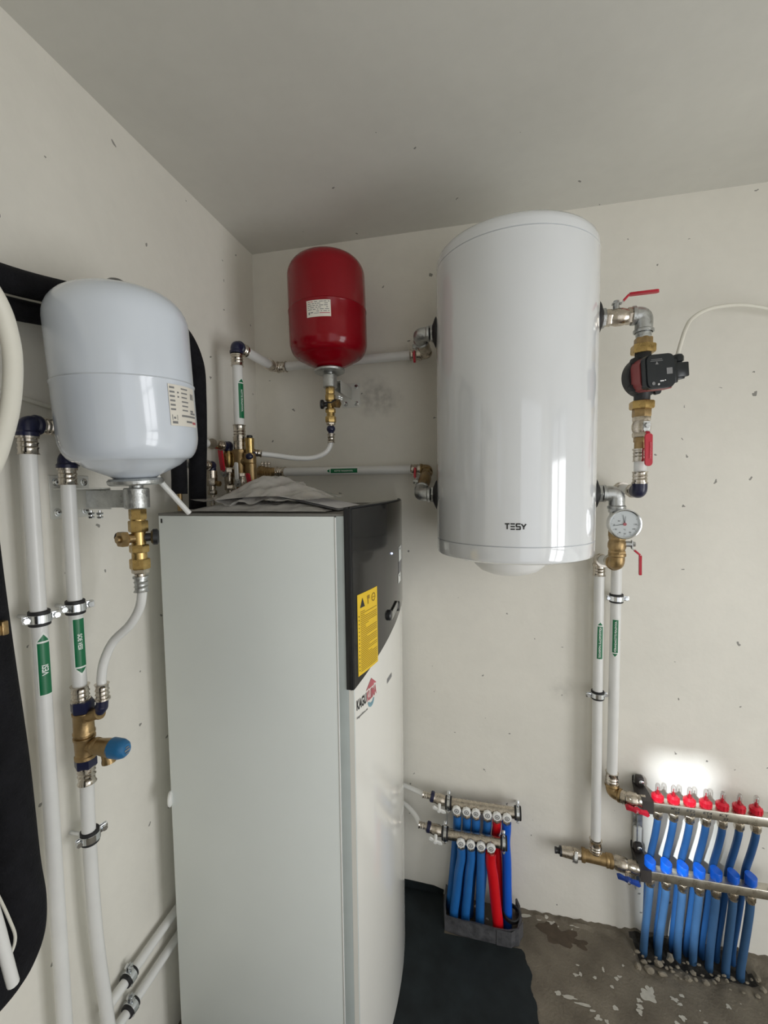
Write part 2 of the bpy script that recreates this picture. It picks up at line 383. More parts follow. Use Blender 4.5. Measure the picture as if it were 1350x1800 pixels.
def clamp(c, axis, r, side, wall, label, flip=1, band_w=.016):
    """two-piece pipe clamp with rubber lining, lugs with screws, and a threaded stud to the wall"""
    c = V(c); axis = V(axis).normalized(); side = V(side).normalized(); wall = V(wall)
    t = thing('pipe_clamp', label, 'pipe clamp', c-axis*0, 'rubber-lined pipe clamps')
    link('rubber_lining', G().ring(c, axis, r*.99, r+.0046, band_w+.013), BLACK_RUBBER, t)
    g = G().ring(c, axis, r+.0044, r+.0066, band_w)
    link('band', g, CHROME, t)
    for sgn in (1, -1):
        L = .016 if sgn == flip else .008
        q = c+side*sgn*(r+.005+L/2); n = side.cross(axis)
        g = G()
        g.box(q+n*.003, (L, .0022, band_w*.92), (side, n, axis), .0006); g.box(q-n*.003, (L, .0022, band_w*.92), (side, n, axis), .0006)
        g.cyl(q-n*.009, q+n*.009, .0035, 12); g.hexa(q+n*.005, q+n*.010, .0062)
        link('lug', g, CHROME, t)
    d = (wall-c); d = d.normalized() if d.length else -n
    link('stud', G().cyl(c+d*(r+.004), c+d*max(r+.006, (wall-c).length-.0005), .004, 10).hexa(c+d*(r+.004), c+d*(r+.010), .007), CHROME, t)
    return t
def flow_label(parent, o, a, n, r, L, wd, body, reading, tip=.02, size=None, off=0.0, tl=None):
    """sticker on a pipe: o = tail end on the axis, a = arrow direction, n = facing direction, reading = +1 along arrow / -1 against"""
    o, a, n = V(o), V(a).normalized(), V(n).normalized(); n = (n-a*n.dot(a)).normalized(); b = a.cross(n); R = r+.0006
    def cylmap(s, c, k=0): return o+a*s+(n*math.cos(c/r)+b*math.sin(c/r))*(R+k)
    e = .0022; g = G(); N = 12
    def strip(w0, f0, f1, k, mi):
        vs = []; fs = []
        for i in range(N+1):
            c = -w0/2+w0*i/N
            for q in (f0, f1): vs.append(cylmap(q(c), c, k))
        for i in range(N): fs.append((2*i, 2*i+1, 2*i+3, 2*i+2))
        g.add(vs, fs, mi)
    W = wd+2*e
    strip(W, lambda c: -e, lambda c: L+e+(tip+e*1.5)*(1-abs(c)/(W/2)), 0, 0)
    strip(wd, lambda c: 0, lambda c: L-.001, .0003, 1)
    strip(wd*.92, lambda c: L+.0025, lambda c: L+.0025+(tip-.003)*(1-abs(c)/(wd*.46)), .0003, 1)
    lab = link('flow_label', g, [LABEL_WHITE, GREEN], parent); lab['label'] = 'green arrow label on the pipe'
    vs, fs, asp = text_mesh(body, .02); H = size or wd*.42; Wt = tl or H*asp*.8; s0 = (L-Wt)/2+off
    gt = G()
    if reading > 0: fn = lambda x, y: cylmap(s0+x, (y-H/2), .0006)
    else: fn = lambda x, y: cylmap(L-s0-x, -(y-H/2), .0006)
    # make letters read correctly seen from outside
    flip = -1 if (a.cross(b)).dot(n) < 0 else 1
    if reading > 0: fn = lambda x, y: cylmap(s0+x, flip*(y-H/2), .0006)
    else: fn = lambda x, y: cylmap(L-s0-x, -flip*(y-H/2), .0006)
    text_on(gt, body, fn, Wt, H, .02)
    link('lettering', gt, LETTER, lab)
    return lab
def lever(parent, stem_o, stem_d, along, L=.075, hl=.016, m=None, wdt=.013, drop=.012, name='lever_handle', bare=.022):
    """steel lever bolted on a stem with a coloured vinyl grip that steps outward"""
    stem_o, sd_, al = V(stem_o), V(stem_d).normalized(), V(along).normalized(); w_ = sd_.cross(al)
    link('stem', G().cyl(stem_o, stem_o+sd_*hl, .0085, 20).hexa(stem_o+sd_*hl, stem_o+sd_*(hl+.008), .0075), GALV, parent)
    p = stem_o+sd_*(hl-.002); g = G()
    g.prism([(-.011,-.009),(.012,-.009),(bare,-.005),(bare,.005),(.012,.009),(-.011,.009)], p, al, w_, sd_, .0022)
    q0 = p+al*(bare-.003); q1 = q0+al*drop*.9+sd_*drop
    g.box((q0+q1)/2, ((q1-q0).length+.004, .009, .0024), ((q1-q0).normalized(), w_, (q1-q0).normalized().cross(w_)), .0006)
    lv = link('lever', g, GALV, parent)
    gr = G(); poly = []
    a0 = 0.0; a1 = L
    for k in range(7):
        t = -PI/2+PI*k/6; poly.append((a1-wdt/2+math.cos(t)*wdt/2, math.sin(t)*wdt/2))
    poly += [(a0+.004, wdt/2), (a0, wdt*.3), (a0, -wdt*.3), (a0+.004, -wdt/2)]
    gr.prism(poly, q1-sd_*.003, al, w_, sd_, .0065)
    gr.box(q1-(q1-q0)*.35, ((q1-q0).length*.7, .0105, .0055), ((q1-q0).normalized(), w_, (q1-q0).normalized().cross(w_)), .0015)
    link(name, gr, m or RED_HANDLE, parent)
def valve_body_g(g, a, b, r, mi=0):
    """ball-valve body from a to b: hex ends and a round belly"""
    a, b = V(a), V(b); d = (b-a).normalized(); L = (b-a).length
    g.hexa(a, a+d*L*.24, r*1.08, mi)
    g.lathe(a+d*L*.2, d, [(0, r*.92), (L*.08, r*1.02), (L*.2, r*1.12), (L*.4, r*1.12), (L*.52, r*1.02), (L*.6, r*.92)], 28, mi)
    g.hexa(b-d*L*.24, b, r*1.08, mi); return g
def ridged_g(g, a, b, r, n=3, mi=0):
    a, b = V(a), V(b); L = (b-a).length; p = [(0, r*.8), (0, r)]
    for i in range(n):
        t = L*(i+.5)/n; p += [(t-.0015, r), (t-.001, r*1.07), (t+.001, r*1.07), (t+.0015, r)]
    p += [(L, r), (L, r*.8)]
    return g.lathe(a, b-a, p, 28, mi)

# ================================================================== ROOM
HC = 2.5; XR = 2.9; YF = -2.3
g = G().box((XR/2, .1, HC/2), (XR+.4, .2, HC)); struct('wall_back', g, WALL, 'cream plastered back wall behind the water heater')
g = G().box((-.1, YF/2, HC/2), (.2, -YF, HC)); struct('wall_left', g, WALL_LEFT, 'cream plastered left wall carrying the pipes')
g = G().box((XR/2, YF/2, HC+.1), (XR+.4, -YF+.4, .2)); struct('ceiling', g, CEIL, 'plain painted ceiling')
# right wall with a glazed door opening, unseen front wall with openings added for the fill and the narrow sun patch
g = G(); D0, D1, DH = -2.15, -1.05, 2.12
g.box((XR+.1, (D1+0)/2, HC/2), (.2, -D1, HC)); g.box((XR+.1, (YF+D0)/2, HC/2), (.2, D0-YF, HC)); g.box((XR+.1, (D0+D1)/2, (DH+HC)/2), (.2, D1-D0, HC-DH))
struct('wall_right', g, WALL)
def wall_front():
    g = G(); xs = [0, .06, .262, 1.2, 2.3, XR]
    g.box(((xs[0]+xs[1])/2, YF-.015, HC/2), (xs[1]-xs[0], .03, HC)); g.box(((xs[2]+xs[3])/2, YF-.015, HC/2), (xs[3]-xs[2], .03, HC)); g.box(((xs[4]+xs[5])/2, YF-.015, HC/2), (xs[5]-xs[4], .03, HC))
    g.box(((xs[3]+xs[4])/2, YF-.015, (2.15+HC)/2), (xs[4]-xs[3], .03, HC-2.15))
    g.box(((xs[1]+xs[2])/2, YF-.015, 1.43/2), (xs[2]-xs[1], .03, 1.43)); g.box(((xs[1]+xs[2])/2, YF-.015, (2.07+HC)/2), (xs[2]-xs[1], .03, HC-2.07))
    struct('wall_front', g, WALL)
wall_front()
g = G()
for y in (D0+.03, D1-.03, -1.60): g.box((XR+.1, y, DH/2), (.06, .06, DH))
for z in (.05, 1.0, DH-.03): g.box((XR+.1, (D0+D1)/2, z), (.06, D1-D0, .06))
struct('added_door_bars', g, FRAME_GREY)  # unseen frame bars, added to split the door's reflection into strips

def pit(x, y):      # hollow dug round the right manifold's conduits
    dx = abs(x-1.565)-.155; dy = abs(y+.045)-.040
    d = math.hypot(max(dx, 0), max(dy, 0))+noise.noise(V((x*28, y*28, 3)))*.016
    return max(0.0, min(1.0, 1-d/.03))
def floor_mesh():
    g = G(); xs = [0, .35, .7, 1.0]+[1.018+.012*i for i in range(24)]+[1.3+.01*i for i in range(1, 56)]+[2.2, 2.6, XR]
    ys = [0]+[-.01*i for i in range(1, 22)]+[-.28, -.4, -.8, -1.4, YF]
    idx = {}
    for j, y in enumerate(ys):
        for i, x in enumerate(xs):
            p = pit(x, y) if y < -.014 else 0
            rim = noise.noise(V((x*40, y*40, 0)))*.010*max(0, 1-abs(math.hypot(max(abs(x-1.565)-.155, 0), max(abs(y+.05)-.045, 0))-.035)/.05)
            idx[i, j] = len(g.v); g.v.append(V((x, y, -.016*p+rim+.010*p*noise.noise(V((x*55, y*55, 5)))+(.012*noise.noise(V((x*35, y*35, 7)))+.008 if (y > -.014 and 1.38 < x < 1.76) else (max(0, .005+.011*noise.noise(V((x*45, y*80, 4)))) if (y > -.025 and 1.01 < x < 2.0) else 0))+(.002 if p == 0 else 0)*0)))
    for j in range(len(ys)-1):
        for i in range(len(xs)-1):
            a, b, c, d = idx[i, j], idx[i+1, j], idx[i+1, j+1], idx[i, j+1]
            g.f.append((a, d, c, b)); z = min(g.v[q].z for q in (a, b, c, d)); cxy = (g.v[a]+g.v[c])/2; g.m.append(1 if pit(cxy.x, cxy.y) > .55 and cxy.y < -.010 else 0)
    zc = [.0006]
    def blob(cx, cy, rx, ry, seed, mi, rough=.35, k=22, z=.0012):
        zc[0] += .00006; z = zc[0]
        vs = [(cx, cy, z)]
        for i in range(k):
            t = 2*PI*i/k; f = 1+rough*noise.noise(V((math.cos(t)*1.35+seed, math.sin(t)*1.35, seed*.7)))*1.8
            vs.append((cx+rx*f*math.cos(t), cy+ry*f*math.sin(t), z))
        g.add(vs, [(0, 1+i, 1+(i+1) % k) for i in range(k)], mi)
    blob(1.150, -.070, .055, .036, 3.1, 2, .45); blob(1.215, -.088, .030, .016, 8.2, 2, .5); blob(1.125, -.060, .03, .03, 1.2, 2, .4)
    for (x, y, a, b, sd_) in [(1.385,-.205,.030,.020,1),(1.40,-.188,.012,.016,2),(1.356,-.226,.010,.008,3),(1.352,-.242,.011,.009,4),(1.348,-.258,.011,.012,5),(1.463,-.2,.016,.008,6),(1.475,-.21,.010,.006,16),
        (1.614,-.186,.010,.008,7),(1.284,-.203,.009,.006,8),(1.305,-.176,.012,.007,9),(1.318,-.168,.008,.006,17),(1.147,-.262,.03,.006,10),(1.115,-.258,.014,.008,11),(1.185,-.274,.03,.005,12),(1.21,-.284,.012,.004,18),
        (1.22,-.30,.016,.010,13),(1.245,-.305,.008,.008,14),(1.467,-.247,.012,.01,15),(1.18,-.193,.010,.006,19),(1.195,-.187,.006,.009,20),(1.271,-.157,.005,.010,21),(1.338,-.13,.006,.005,22),(1.192,-.16,.006,.004,23)]:
        blob(x, y, a*.72, b*.72, sd_*1.7, 3, .42, 40)
    for (x, y, a, b, sd_) in [(1.04,-.018,.022,.012,31),(1.09,-.022,.03,.012,32),(1.13,-.028,.014,.01,33),(1.21,-.024,.018,.008,34)]: blob(x, y, a*.8, b*.8, sd_, 3, .5, 36)
    struct('floor', g, [FLOOR, SOIL, STAIN, PAINT], 'bare dusty concrete floor with paint splashes')
floor_mesh()
def membrane():
    edge = [(1.015,-.150),(1.022,-.165),(1.028,-.19),(1.042,-.225),(1.030,-.26),(1.045,-.30),(1.042,-.35),(1.06,-.42),(1.05,-.55),(1.07,-.75),(1.06,-1.0)]
    back = [(.05,-.004),(.735,-.004),(.742,-.06),(.752,-.152)]
    fine = []
    for (a, b), (c, d) in zip(edge, edge[1:]):
        for k in range(6):
            t = k/6; x = a+(c-a)*t; y = b+(d-b)*t; fine.append((x+.010*noise.noise(V((x*9, y*34, 1)))+.004*noise.noise(V((x*60, y*90, 2))), y))
    poly = [(.05,-1.0)]+[(x, y) for x, y in back]+fine+[edge[-1]]
    g = G(); g.prism(poly, (0,0,.0005), (1,0,0), (0,1,0), (0,0,1), .004)
    g.prism([(.05,0),(.735,0),(.738,.02),(.70,.030),(.6,.034),(.05,.034)], (0,-.0008,.0), (1,0,0), (0,0,1), (0,-1,0), .004)
    o = link('floor_membrane', g, MEMBRANE); tag(o, 'black waterproofing membrane on the floor beside the white cabinet front', 'floor covering')
membrane()

# ================================================================== WATER HEATER
HX, HY, HR = 0.970, -0.244, 0.2265
def water_heater():
    t = thing('water_heater', 'tall white cylindrical electric water heater hung on the back wall', 'water heater', (HX, HY, 1.33))
    link('tank_jacket', G().lathe((HX, HY, 0), (0,0,1), [(1.4365, HR-.0025), (1.4375, HR), (2.2165, HR), (2.2175, HR-.0025)], 96), WHITE_ENAMEL, t)
    link('top_cap', G().lathe((HX, HY, 0), (0,0,1), [(2.215, HR-.004), (2.2185, HR-.004), (2.2195, HR-.0003), (2.236, HR-.0003), (2.247, HR-.003), (2.256, HR-.011), (2.263, HR-.028), (2.268, HR-.07), (2.270, 0)], 96), WHITE_ENAMEL, t)
    link('bottom_cap', G().lathe((HX, HY, 0), (0,0,1), [(1.384, 0), (1.385, HR-.05), (1.389, HR-.012), (1.394, HR-.003), (1.401, HR-.0003), (1.4345, HR-.0003), (1.4355, HR-.004), (1.439, HR-.004)], 96), WHITE_ENAMEL, t)
    d = link('heating_element_cover', G().lathe((HX-.010, HY-.01, 0), (0,0,1), [(1.325, 0), (1.3255, .03), (1.330, .06), (1.340, .085), (1.356, .102), (1.385, .112)], 64), WHITE_PLASTIC, t)
    link('status_light', G().ball((HX-.012, HY-.094, 1.349), .0035), BLACK_PLASTIC, d)
    z = 1.482; g = G(); W, H = .050, .0135
    a0 = math.radians(-2.0)
    def fn(x, y): a = -PI/2+a0+(x-W/2)/HR; return V((HX+math.cos(a)*(HR+.0006), HY+math.sin(a)*(HR+.0006), z+y))
    # wide brand lettering: T, three-bar E, S, Y
    def seg(x0, y0, x1, y1, th=.0034):
        n = 3; vs = []
        dx, dy = x1-x0, y1-y0; L = math.hypot(dx, dy); px, py = -dy/L*th/2, dx/L*th/2
        for i in range(n+1):
            s = i/n; vs += [fn(x0+dx*s+px, y0+dy*s+py), fn(x0+dx*s-px, y0+dy*s-py)]
        g.add(vs, [(2*i, 2*i+1, 2*i+3, 2*i+2) for i in range(n)])
    h = H; k = .0112
    seg(0, h, k, h); seg(k/2, h, k/2, 0)
    x = k+.0022; 
    for yy in (0, h/2, h): seg(x, yy, x+k*.95, yy)
    seg(x, 0, x, h) if False else None
    x += k+.0022; seg(x, h, x+k, h); seg(x, h/2, x+k, h/2); seg(x, 0, x+k, 0); seg(x+.001, h, x+.001, h/2); seg(x+k-.001, h/2, x+k-.001, 0)
    x += k+.0018; seg(x, h, x+k/2, h*.45); seg(x+k, h, x+k/2, h*.45); seg(x+k/2, h*.5, x+k/2, 0)
    link('brand_lettering', g, INK, t)['label'] = 'black brand lettering low on the jacket'
    for sx in (-1, 1):
        for zz in (2.057, 1.565):
            x0 = HX+sx*(HR-.004)
            g = G().lathe((x0, HY, zz), (sx,0,0), [(0, .047), (.005, .046), (.009, .040), (.013, .030), (.016, .024)], 36)
            link('rubber_flange', g, BLACK_RUBBER, t)['label'] = 'black rubber collar round the port'
    for zz in (2.12, 1.60): link('wall_bracket', G().box((HX, -.010, zz), (.36, .018, .05), bev=.003), GALV, t)
water_heater()

# pipework on the heater's left side ---------------------------------------------------------
def left_elbow(zz, top):
    x0 = HX-HR-.010; xe = .690; bend = V((xe, HY, zz))
    lab = 'grey iron elbow at the heater\'s upper left port' if top else 'grey iron elbow at the heater\'s lower left port'
    t = thing('pipe_elbow', lab, 'pipe fitting', (xe, HY, zz-.02), 'iron elbows on the heater ports')
    link('locknut', G().hexa((x0+.003, HY, zz), (x0-.008, HY, zz), .026), GALV, t)
    link('nipple', G().cyl((x0-.006, HY, zz), (x0-.016, HY, zz), .0165), BLACK_RUBBER, t)
    dirn = V((0, .98, -.12 if top else .42)).normalized()
    e = bend+dirn*.046
    link('elbow_body', elbow_g(G(), (x0-.012, HY, zz), bend, e, .0205), GALV, t)
    # ball valve between the elbow and the wall pipe, red handle on its left
    zp = 2.055 if top else 1.6505
    lab2 = 'small ball valve with red handle behind the heater\'s upper left elbow' if top else 'brass ball valve with red handle behind the heater\'s lower left elbow'
    q = V((xe, -.045, zp)); v = thing('ball_valve', lab2, 'ball valve', (xe, -.13, zp-.02), 'red-handled ball valves at the heater')
    d = (q-e).normalized(); b = q-d*.030
    link('valve_body', valve_body_g(G(), e-d*.002, b, .0185), NICKEL if top else OLD_BRASS, v)
    so = (e*.6+b*.4)-V((.018,0,0))
    lever(v, so, (-1,0,0), (0, .45, -.9) if top else (0, .35, .95), L=.036, hl=.010, wdt=.014, drop=.006, bare=.014)
    el = thing('press_elbow', 'nickel press elbow ending the upper wall pipe left of the heater' if top else 'brass press elbow ending the lower wall pipe left of the heater', 'pipe fitting', (xe, -.045, zp-.02))
    link('elbow_body', elbow_g(G(), b, q, q-V((.028,0,0)), .0175), NICKEL if top else OLD_BRASS, el)
left_elbow(2.057, True); left_elbow(1.565, False)

def wall_pipe_upper():
    o = link('white_pipe', G().cyl((.630, -.045, 2.055), (.155, -.045, 2.049), .016), WHITE_PIPE)
    tag(o, 'white pipe along the back wall passing behind the red vessel', 'pipe')
    sleeve((.664, -.045, 2.055), (-1,0,0), .016, o); sleeve((.118, -.045, 2.0485), (1,0,0), .016, o, L=.036)
    e = link('corner_elbow', elbow_g(G(), (.125, -.045, 2.049), (.105, -.045, 2.049), (.105, -.066, 2.049), .0165), NICKEL)
    tag(e, 'nickel elbow in the room corner behind the red vessel', 'pipe fitting')
    p = link('white_pipe', G().cyl((.105, -.095, 2.049), (.105, -.268, 2.049), .016), WHITE_PIPE)
    tag(p, 'short white pipe from the corner elbow towards the camera', 'pipe')
    sleeve((.105, -.064, 2.049), (0,-1,0), .016, p); sleeve((.105, -.292, 2.049), (0,1,0), .016, p)
    k = link('navy_elbow', elbow_g(G(), (.105, -.290, 2.049), (.105, -.31, 2.049), (.105, -.31, 2.026), .0185), NAVY)
    tag(k, 'dark navy pipe elbow at the top of the labelled corner riser', 'pipe fitting')
    r = link('white_pipe', G().cyl((.106, -.31, 1.995), (.106, -.31, 1.79), .016), WHITE_PIPE)
    tag(r, 'vertical white riser with green label above the cabinet, in the corner', 'pipe')
    sleeve((.106, -.31, 2.022), (0,0,-1), .016, r, L=.036); sleeve((.106, -.31, 1.755), (0,0,1), .016, r, L=.042)
    flow_label(r, (.106, -.31, 1.818), (0,0,1), (.95,-.28,0), .016, .112, .022, 'KÜTTE PEALEVOOL', -1, tip=.014, tl=.07, size=.007)
wall_pipe_upper()
def wall_pipe_lower():
    o = link('white_pipe', G().cyl((.136, -.045, 1.6505), (.636, -.045, 1.6505), .016), WHITE_PIPE)
    tag(o, 'horizontal white pipe with green label on the back wall under the red vessel', 'pipe')
    sleeve((.664, -.045, 1.6505), (-1,0,0), .016, o); sleeve((.102, -.045, 1.6505), (1,0,0), .016, o, L=.036)
    flow_label(o, (.432, -.045, 1.6505), (-1,0,0), (-.05,-1,.02), .016, .105, .016, 'KÜTTE TAGASIVOOL', -1, tip=.014, tl=.072, size=.0062)
wall_pipe_lower()

# ================================================================== RIGHT SIDE COLUMN
PX = 1.315
def CABLE_PTS(kg): return [kg, (1.412,-.26,2.006), (1.455,-.20,2.054), (1.518,-.15,2.090), (1.618,-.09,2.113), (1.711,-.05,2.108), (1.86,-.02,2.07), (2.05,-.012,2.02)]
def right_column():
    z = 2.057; x0 = HX+HR+.010
    v = thing('ball_valve', 'ball valve with long red lever at the heater\'s upper right port', 'ball valve', (1.255, HY, z-.02), 'red-handled ball valves at the heater')
    link('locknut', G().hexa((x0-.003, HY, z), (x0+.010, HY, z), .027), GALV, v)
    link('valve_body', valve_body_g(G(), (x0+.008, HY, z), (1.288, HY, z), .0215), NICKEL, v)
    lever(v, (1.243, HY-.004, z+.020), (0,0,1), (1,-.15,-.03), L=.072, hl=.016, wdt=.014, drop=.022, bare=.014)
    e = thing('pipe_elbow', 'grey iron elbow above the circulation pump', 'pipe fitting', (PX, HY, z-.06), 'iron elbows on the heater ports')
    link('elbow_body', elbow_g(G(), (1.284, HY, z), (PX, HY, z-.001), (PX, HY, z-.048), .0225), GALV, e)
    link('nipple', ridged_g(G(), (PX, HY, z-.046), (PX, HY, z-.066), .0185, 3), GALV, e)
    u = thing('union_coupling', 'yellow brass union nut on top of the black pump', 'pipe fitting', (PX, HY, 1.958), 'brass unions at the pump')
    link('collar', G().hexa((PX, HY, 1.995), (PX, HY, 1.970), .0235), OLD_BRASS, u)
    link('nut', G().hexa((PX, HY, 1.976), (PX, HY, 1.952), .032), BRASS, u)
    u = thing('union_coupling', 'yellow brass union nut underneath the black pump', 'pipe fitting', (PX, HY, 1.775), 'brass unions at the pump')
    link('nut', G().hexa((PX, HY, 1.822), (PX, HY, 1.800), .032), BRASS, u)
    link('collar', G().hexa((PX, HY, 1.802), (PX, HY, 1.778), .0245), OLD_BRASS, u)
    # pump
    p = thing('circulation_pump', 'black and red circulation pump right of the water heater', 'pump', (PX, HY, 1.82))
    n = V((.30, -.95, -.02)).normalized(); s = V((0,0,1)).cross(n).normalized(); s = s if s.x > 0 else -s; upv = n.cross(s); upv = upv if upv.z > 0 else -upv
    tl = math.radians(6); s, upv = s*math.cos(tl)+upv*math.sin(tl), upv*math.cos(tl)-s*math.sin(tl)
    cz = 1.888; c = V((PX, HY, cz))
    g = G().lathe((PX, HY, 0), (0,0,1), [(1.820, .0205), (1.836, .0205), (1.850, .027), (1.872, .034), (1.905, .034), (1.926, .027), (1.940, .0205), (1.956, .0205)], 28)
    g.lathe(c-n*.022, n, [(0, .040), (.004, .050), (.010, .054), (.034, .054), (.037, .051), (.037, .0)], 40)
    for a in (.6, 2.2, 3.75, 5.3): g.cyl(c+n*.008+(s*math.cos(a)+upv*math.sin(a))*.052, c+n*.020+(s*math.cos(a)+upv*math.sin(a))*.052, .010, 12)
    link('pump_housing', g, CAST_BLACK, p)
    def rr(w_, h_, r_, k=5):
        out = []
        for (cx, cy, a0) in ((w_/2-r_, h_/2-r_, 0), (-w_/2+r_, h_/2-r_, PI/2), (-w_/2+r_, -h_/2+r_, PI), (w_/2-r_, -h_/2+r_, 1.5*PI)):
            for i in range(k+1): a = a0+PI/2*i/k; out.append((cx+r_*math.cos(a), cy+r_*math.sin(a)))
        return out
    link('motor_shell', G().prism(rr(.088, .088, .026), c+n*.015, s, upv, n, .036).box(c+n*.044-upv*.041+s*.004, (.07, .008, .03), (s, upv, n), .002), PUMP_RED, p)['label'] = 'dull red motor shell'
    g = G(); cc = c+n*.046-s*.003
    for (w_, h_, z0, z1) in ((.074, .084, 0, .012), (.078, .088, .010, .026), (.074, .084, .024, .032)): g.prism(rr(w_, h_, .014), cc+n*z0, s, upv, n, z1-z0)
    g.box(cc+s*.042-upv*.002+n*.012, (.022, .062, .022), (s, upv, n), .003)
    hd = link('control_head', g, PUMP_BLACK, p)
    F = cc+n*.0325
    g = G()
    for (a, b, w_, h_) in ((-.012,.030,.030,.0012),(-.012,.026,.034,.0012)): g.box(F+s*a+upv*b, (w_, h_, .0006), (s, upv, n))
    g.prism([(.0,.0045),(.0042,-.003),(-.0042,-.003)], F+s*-.012+upv*.020, s, upv, n, .0005)
    link('printed_marks', g, INK_GREY, hd)
    link('display_window', G().box(F+s*.022-upv*.002, (.016, .016, .0006), (s, upv, n)), INK_GREY, hd)
    link('indicator_lights', G().box(F-s*.000-upv*.026, (.010, .0028, .0008), (s, upv, n)).box(F+s*.009-upv*.025, (.003, .0024, .0008), (s, upv, n)).ball(F-s*.010-upv*.034, .0026), LED_WHITE, hd)
    link('push_button', G().cyl(F-s*.024-upv*.031, F-s*.024-upv*.031+n*.001, .0045, 16), INK_GREY, hd)
    k = cc+s*.070+n*.006
    g = G().box(k, (.034, .038, .030), (s, upv, n), .003).box(k-s*.016, (.018, .028, .024), (s, upv, n), .002).box(k+upv*-.020-s*.004, (.022, .008, .022), (s, upv, n), .002)
    cn = link('plug_connector', g, PUMP_BLACK, p)
    link('cable_gland', G().lathe(k+upv*.017-s*.003, upv, [(0, .010), (.004, .010), (.006, .014), (.018, .0145), (.024, .011), (.026, .004)], 10), PUMP_BLACK, cn)
    kg = k+upv*.040-s*.003
    cable = link('power_cable', G().tube(CABLE_PTS(kg), .0052, 12, spline=True), HOSE_WHITE)
    tag(cable, 'white power cable looping from the pump to the right', 'cable')
    # lower ball valve and press pipe
    v = thing('ball_valve', 'ball valve with red handle hanging straight down below the pump', 'ball valve', (PX, HY, 1.70), 'red-handled ball valves at the heater')
    link('valve_body', valve_body_g(G(), (PX, HY, 1.780), (PX, HY, 1.722), .0215), NICKEL, v)
    link('adaptor', G().hexa((PX, HY, 1.724), (PX, HY, 1.708), .019).cyl((PX, HY, 1.709), (PX, HY, 1.690), .0165), OLD_BRASS, v)
    lever(v, (PX+.004, HY-.018, 1.752), (.15,-1,0), (.02,0,-1), L=.088, hl=.010, wdt=.019, drop=.010, bare=.018)
    gl = G(); text_on(gl, 'omnitec', lambda a, b: V((PX+.0095+b, HY-.0418, 1.705-a)), .046, .0065, .02)
    link('embossed_lettering', gl, INK_PINK, v)
    p2 = link('white_pipe', G().cyl((PX, HY, 1.672), (PX, HY, 1.600), .016), WHITE_PIPE)
    tag(p2, 'short white press pipe under the red-handled valve below the pump', 'pipe')
    sleeve((PX, HY, 1.690), (0,0,-1), .016, p2, L=.036); sleeve((PX, HY, 1.592), (0,0,1), .016, p2, L=.034)
    e2 = link('navy_elbow', elbow_g(G(), (PX, HY, 1.594), (PX, HY, 1.570), (PX-.001, HY+.026, 1.571), .0195, lip=False), NAVY)
    tag(e2, 'dark navy elbow at the bottom of the pump column', 'pipe fitting')
    p3 = link('white_pipe', G().cyl((PX, HY+.045, 1.571), (PX, -.078, 1.575), .016), WHITE_PIPE)
    tag(p3, 'short white pipe running from the navy elbow back to the wall', 'pipe')
    sleeve((PX, HY+.024, 1.571), (0,1,0), .016, p3); sleeve((PX, -.064, 1.575), (0,-1,0), .016, p3)
    e3 = link('press_elbow', elbow_g(G(), (PX, -.066, 1.575), (PX, -.045, 1.575), (PX, -.045, 1.552), .018), NICKEL)
    tag(e3, 'nickel press elbow on the wall behind the dial gauge', 'pipe fitting')
    r = link('white_pipe', G().cyl((PX, -.045, 1.53), (PX, -.045, .60), .0165), WHITE_PIPE)
    tag(r, 'long vertical white pipe with down-arrow label right of the water heater', 'pipe')
    sleeve((PX, -.045, 1.555), (0,0,-1), .0165, r, L=.036); sleeve((PX, -.045, .566), (0,0,1), .0165, r, L=.042)
    flow_label(r, (PX, -.045, 1.142), (0,0,-1), (-.22,-1,0), .0165, .112, .017, 'PÕRANDAKÜTTE PEALEVOOL', -1, tip=.013, tl=.104, size=.0072, off=0)
INK_PINK = mat('pale_red_lettering', (.62,.12,.14), .5)
LED_WHITE = mat('white_indicator', (.9,.9,.9), .4)
right_column()
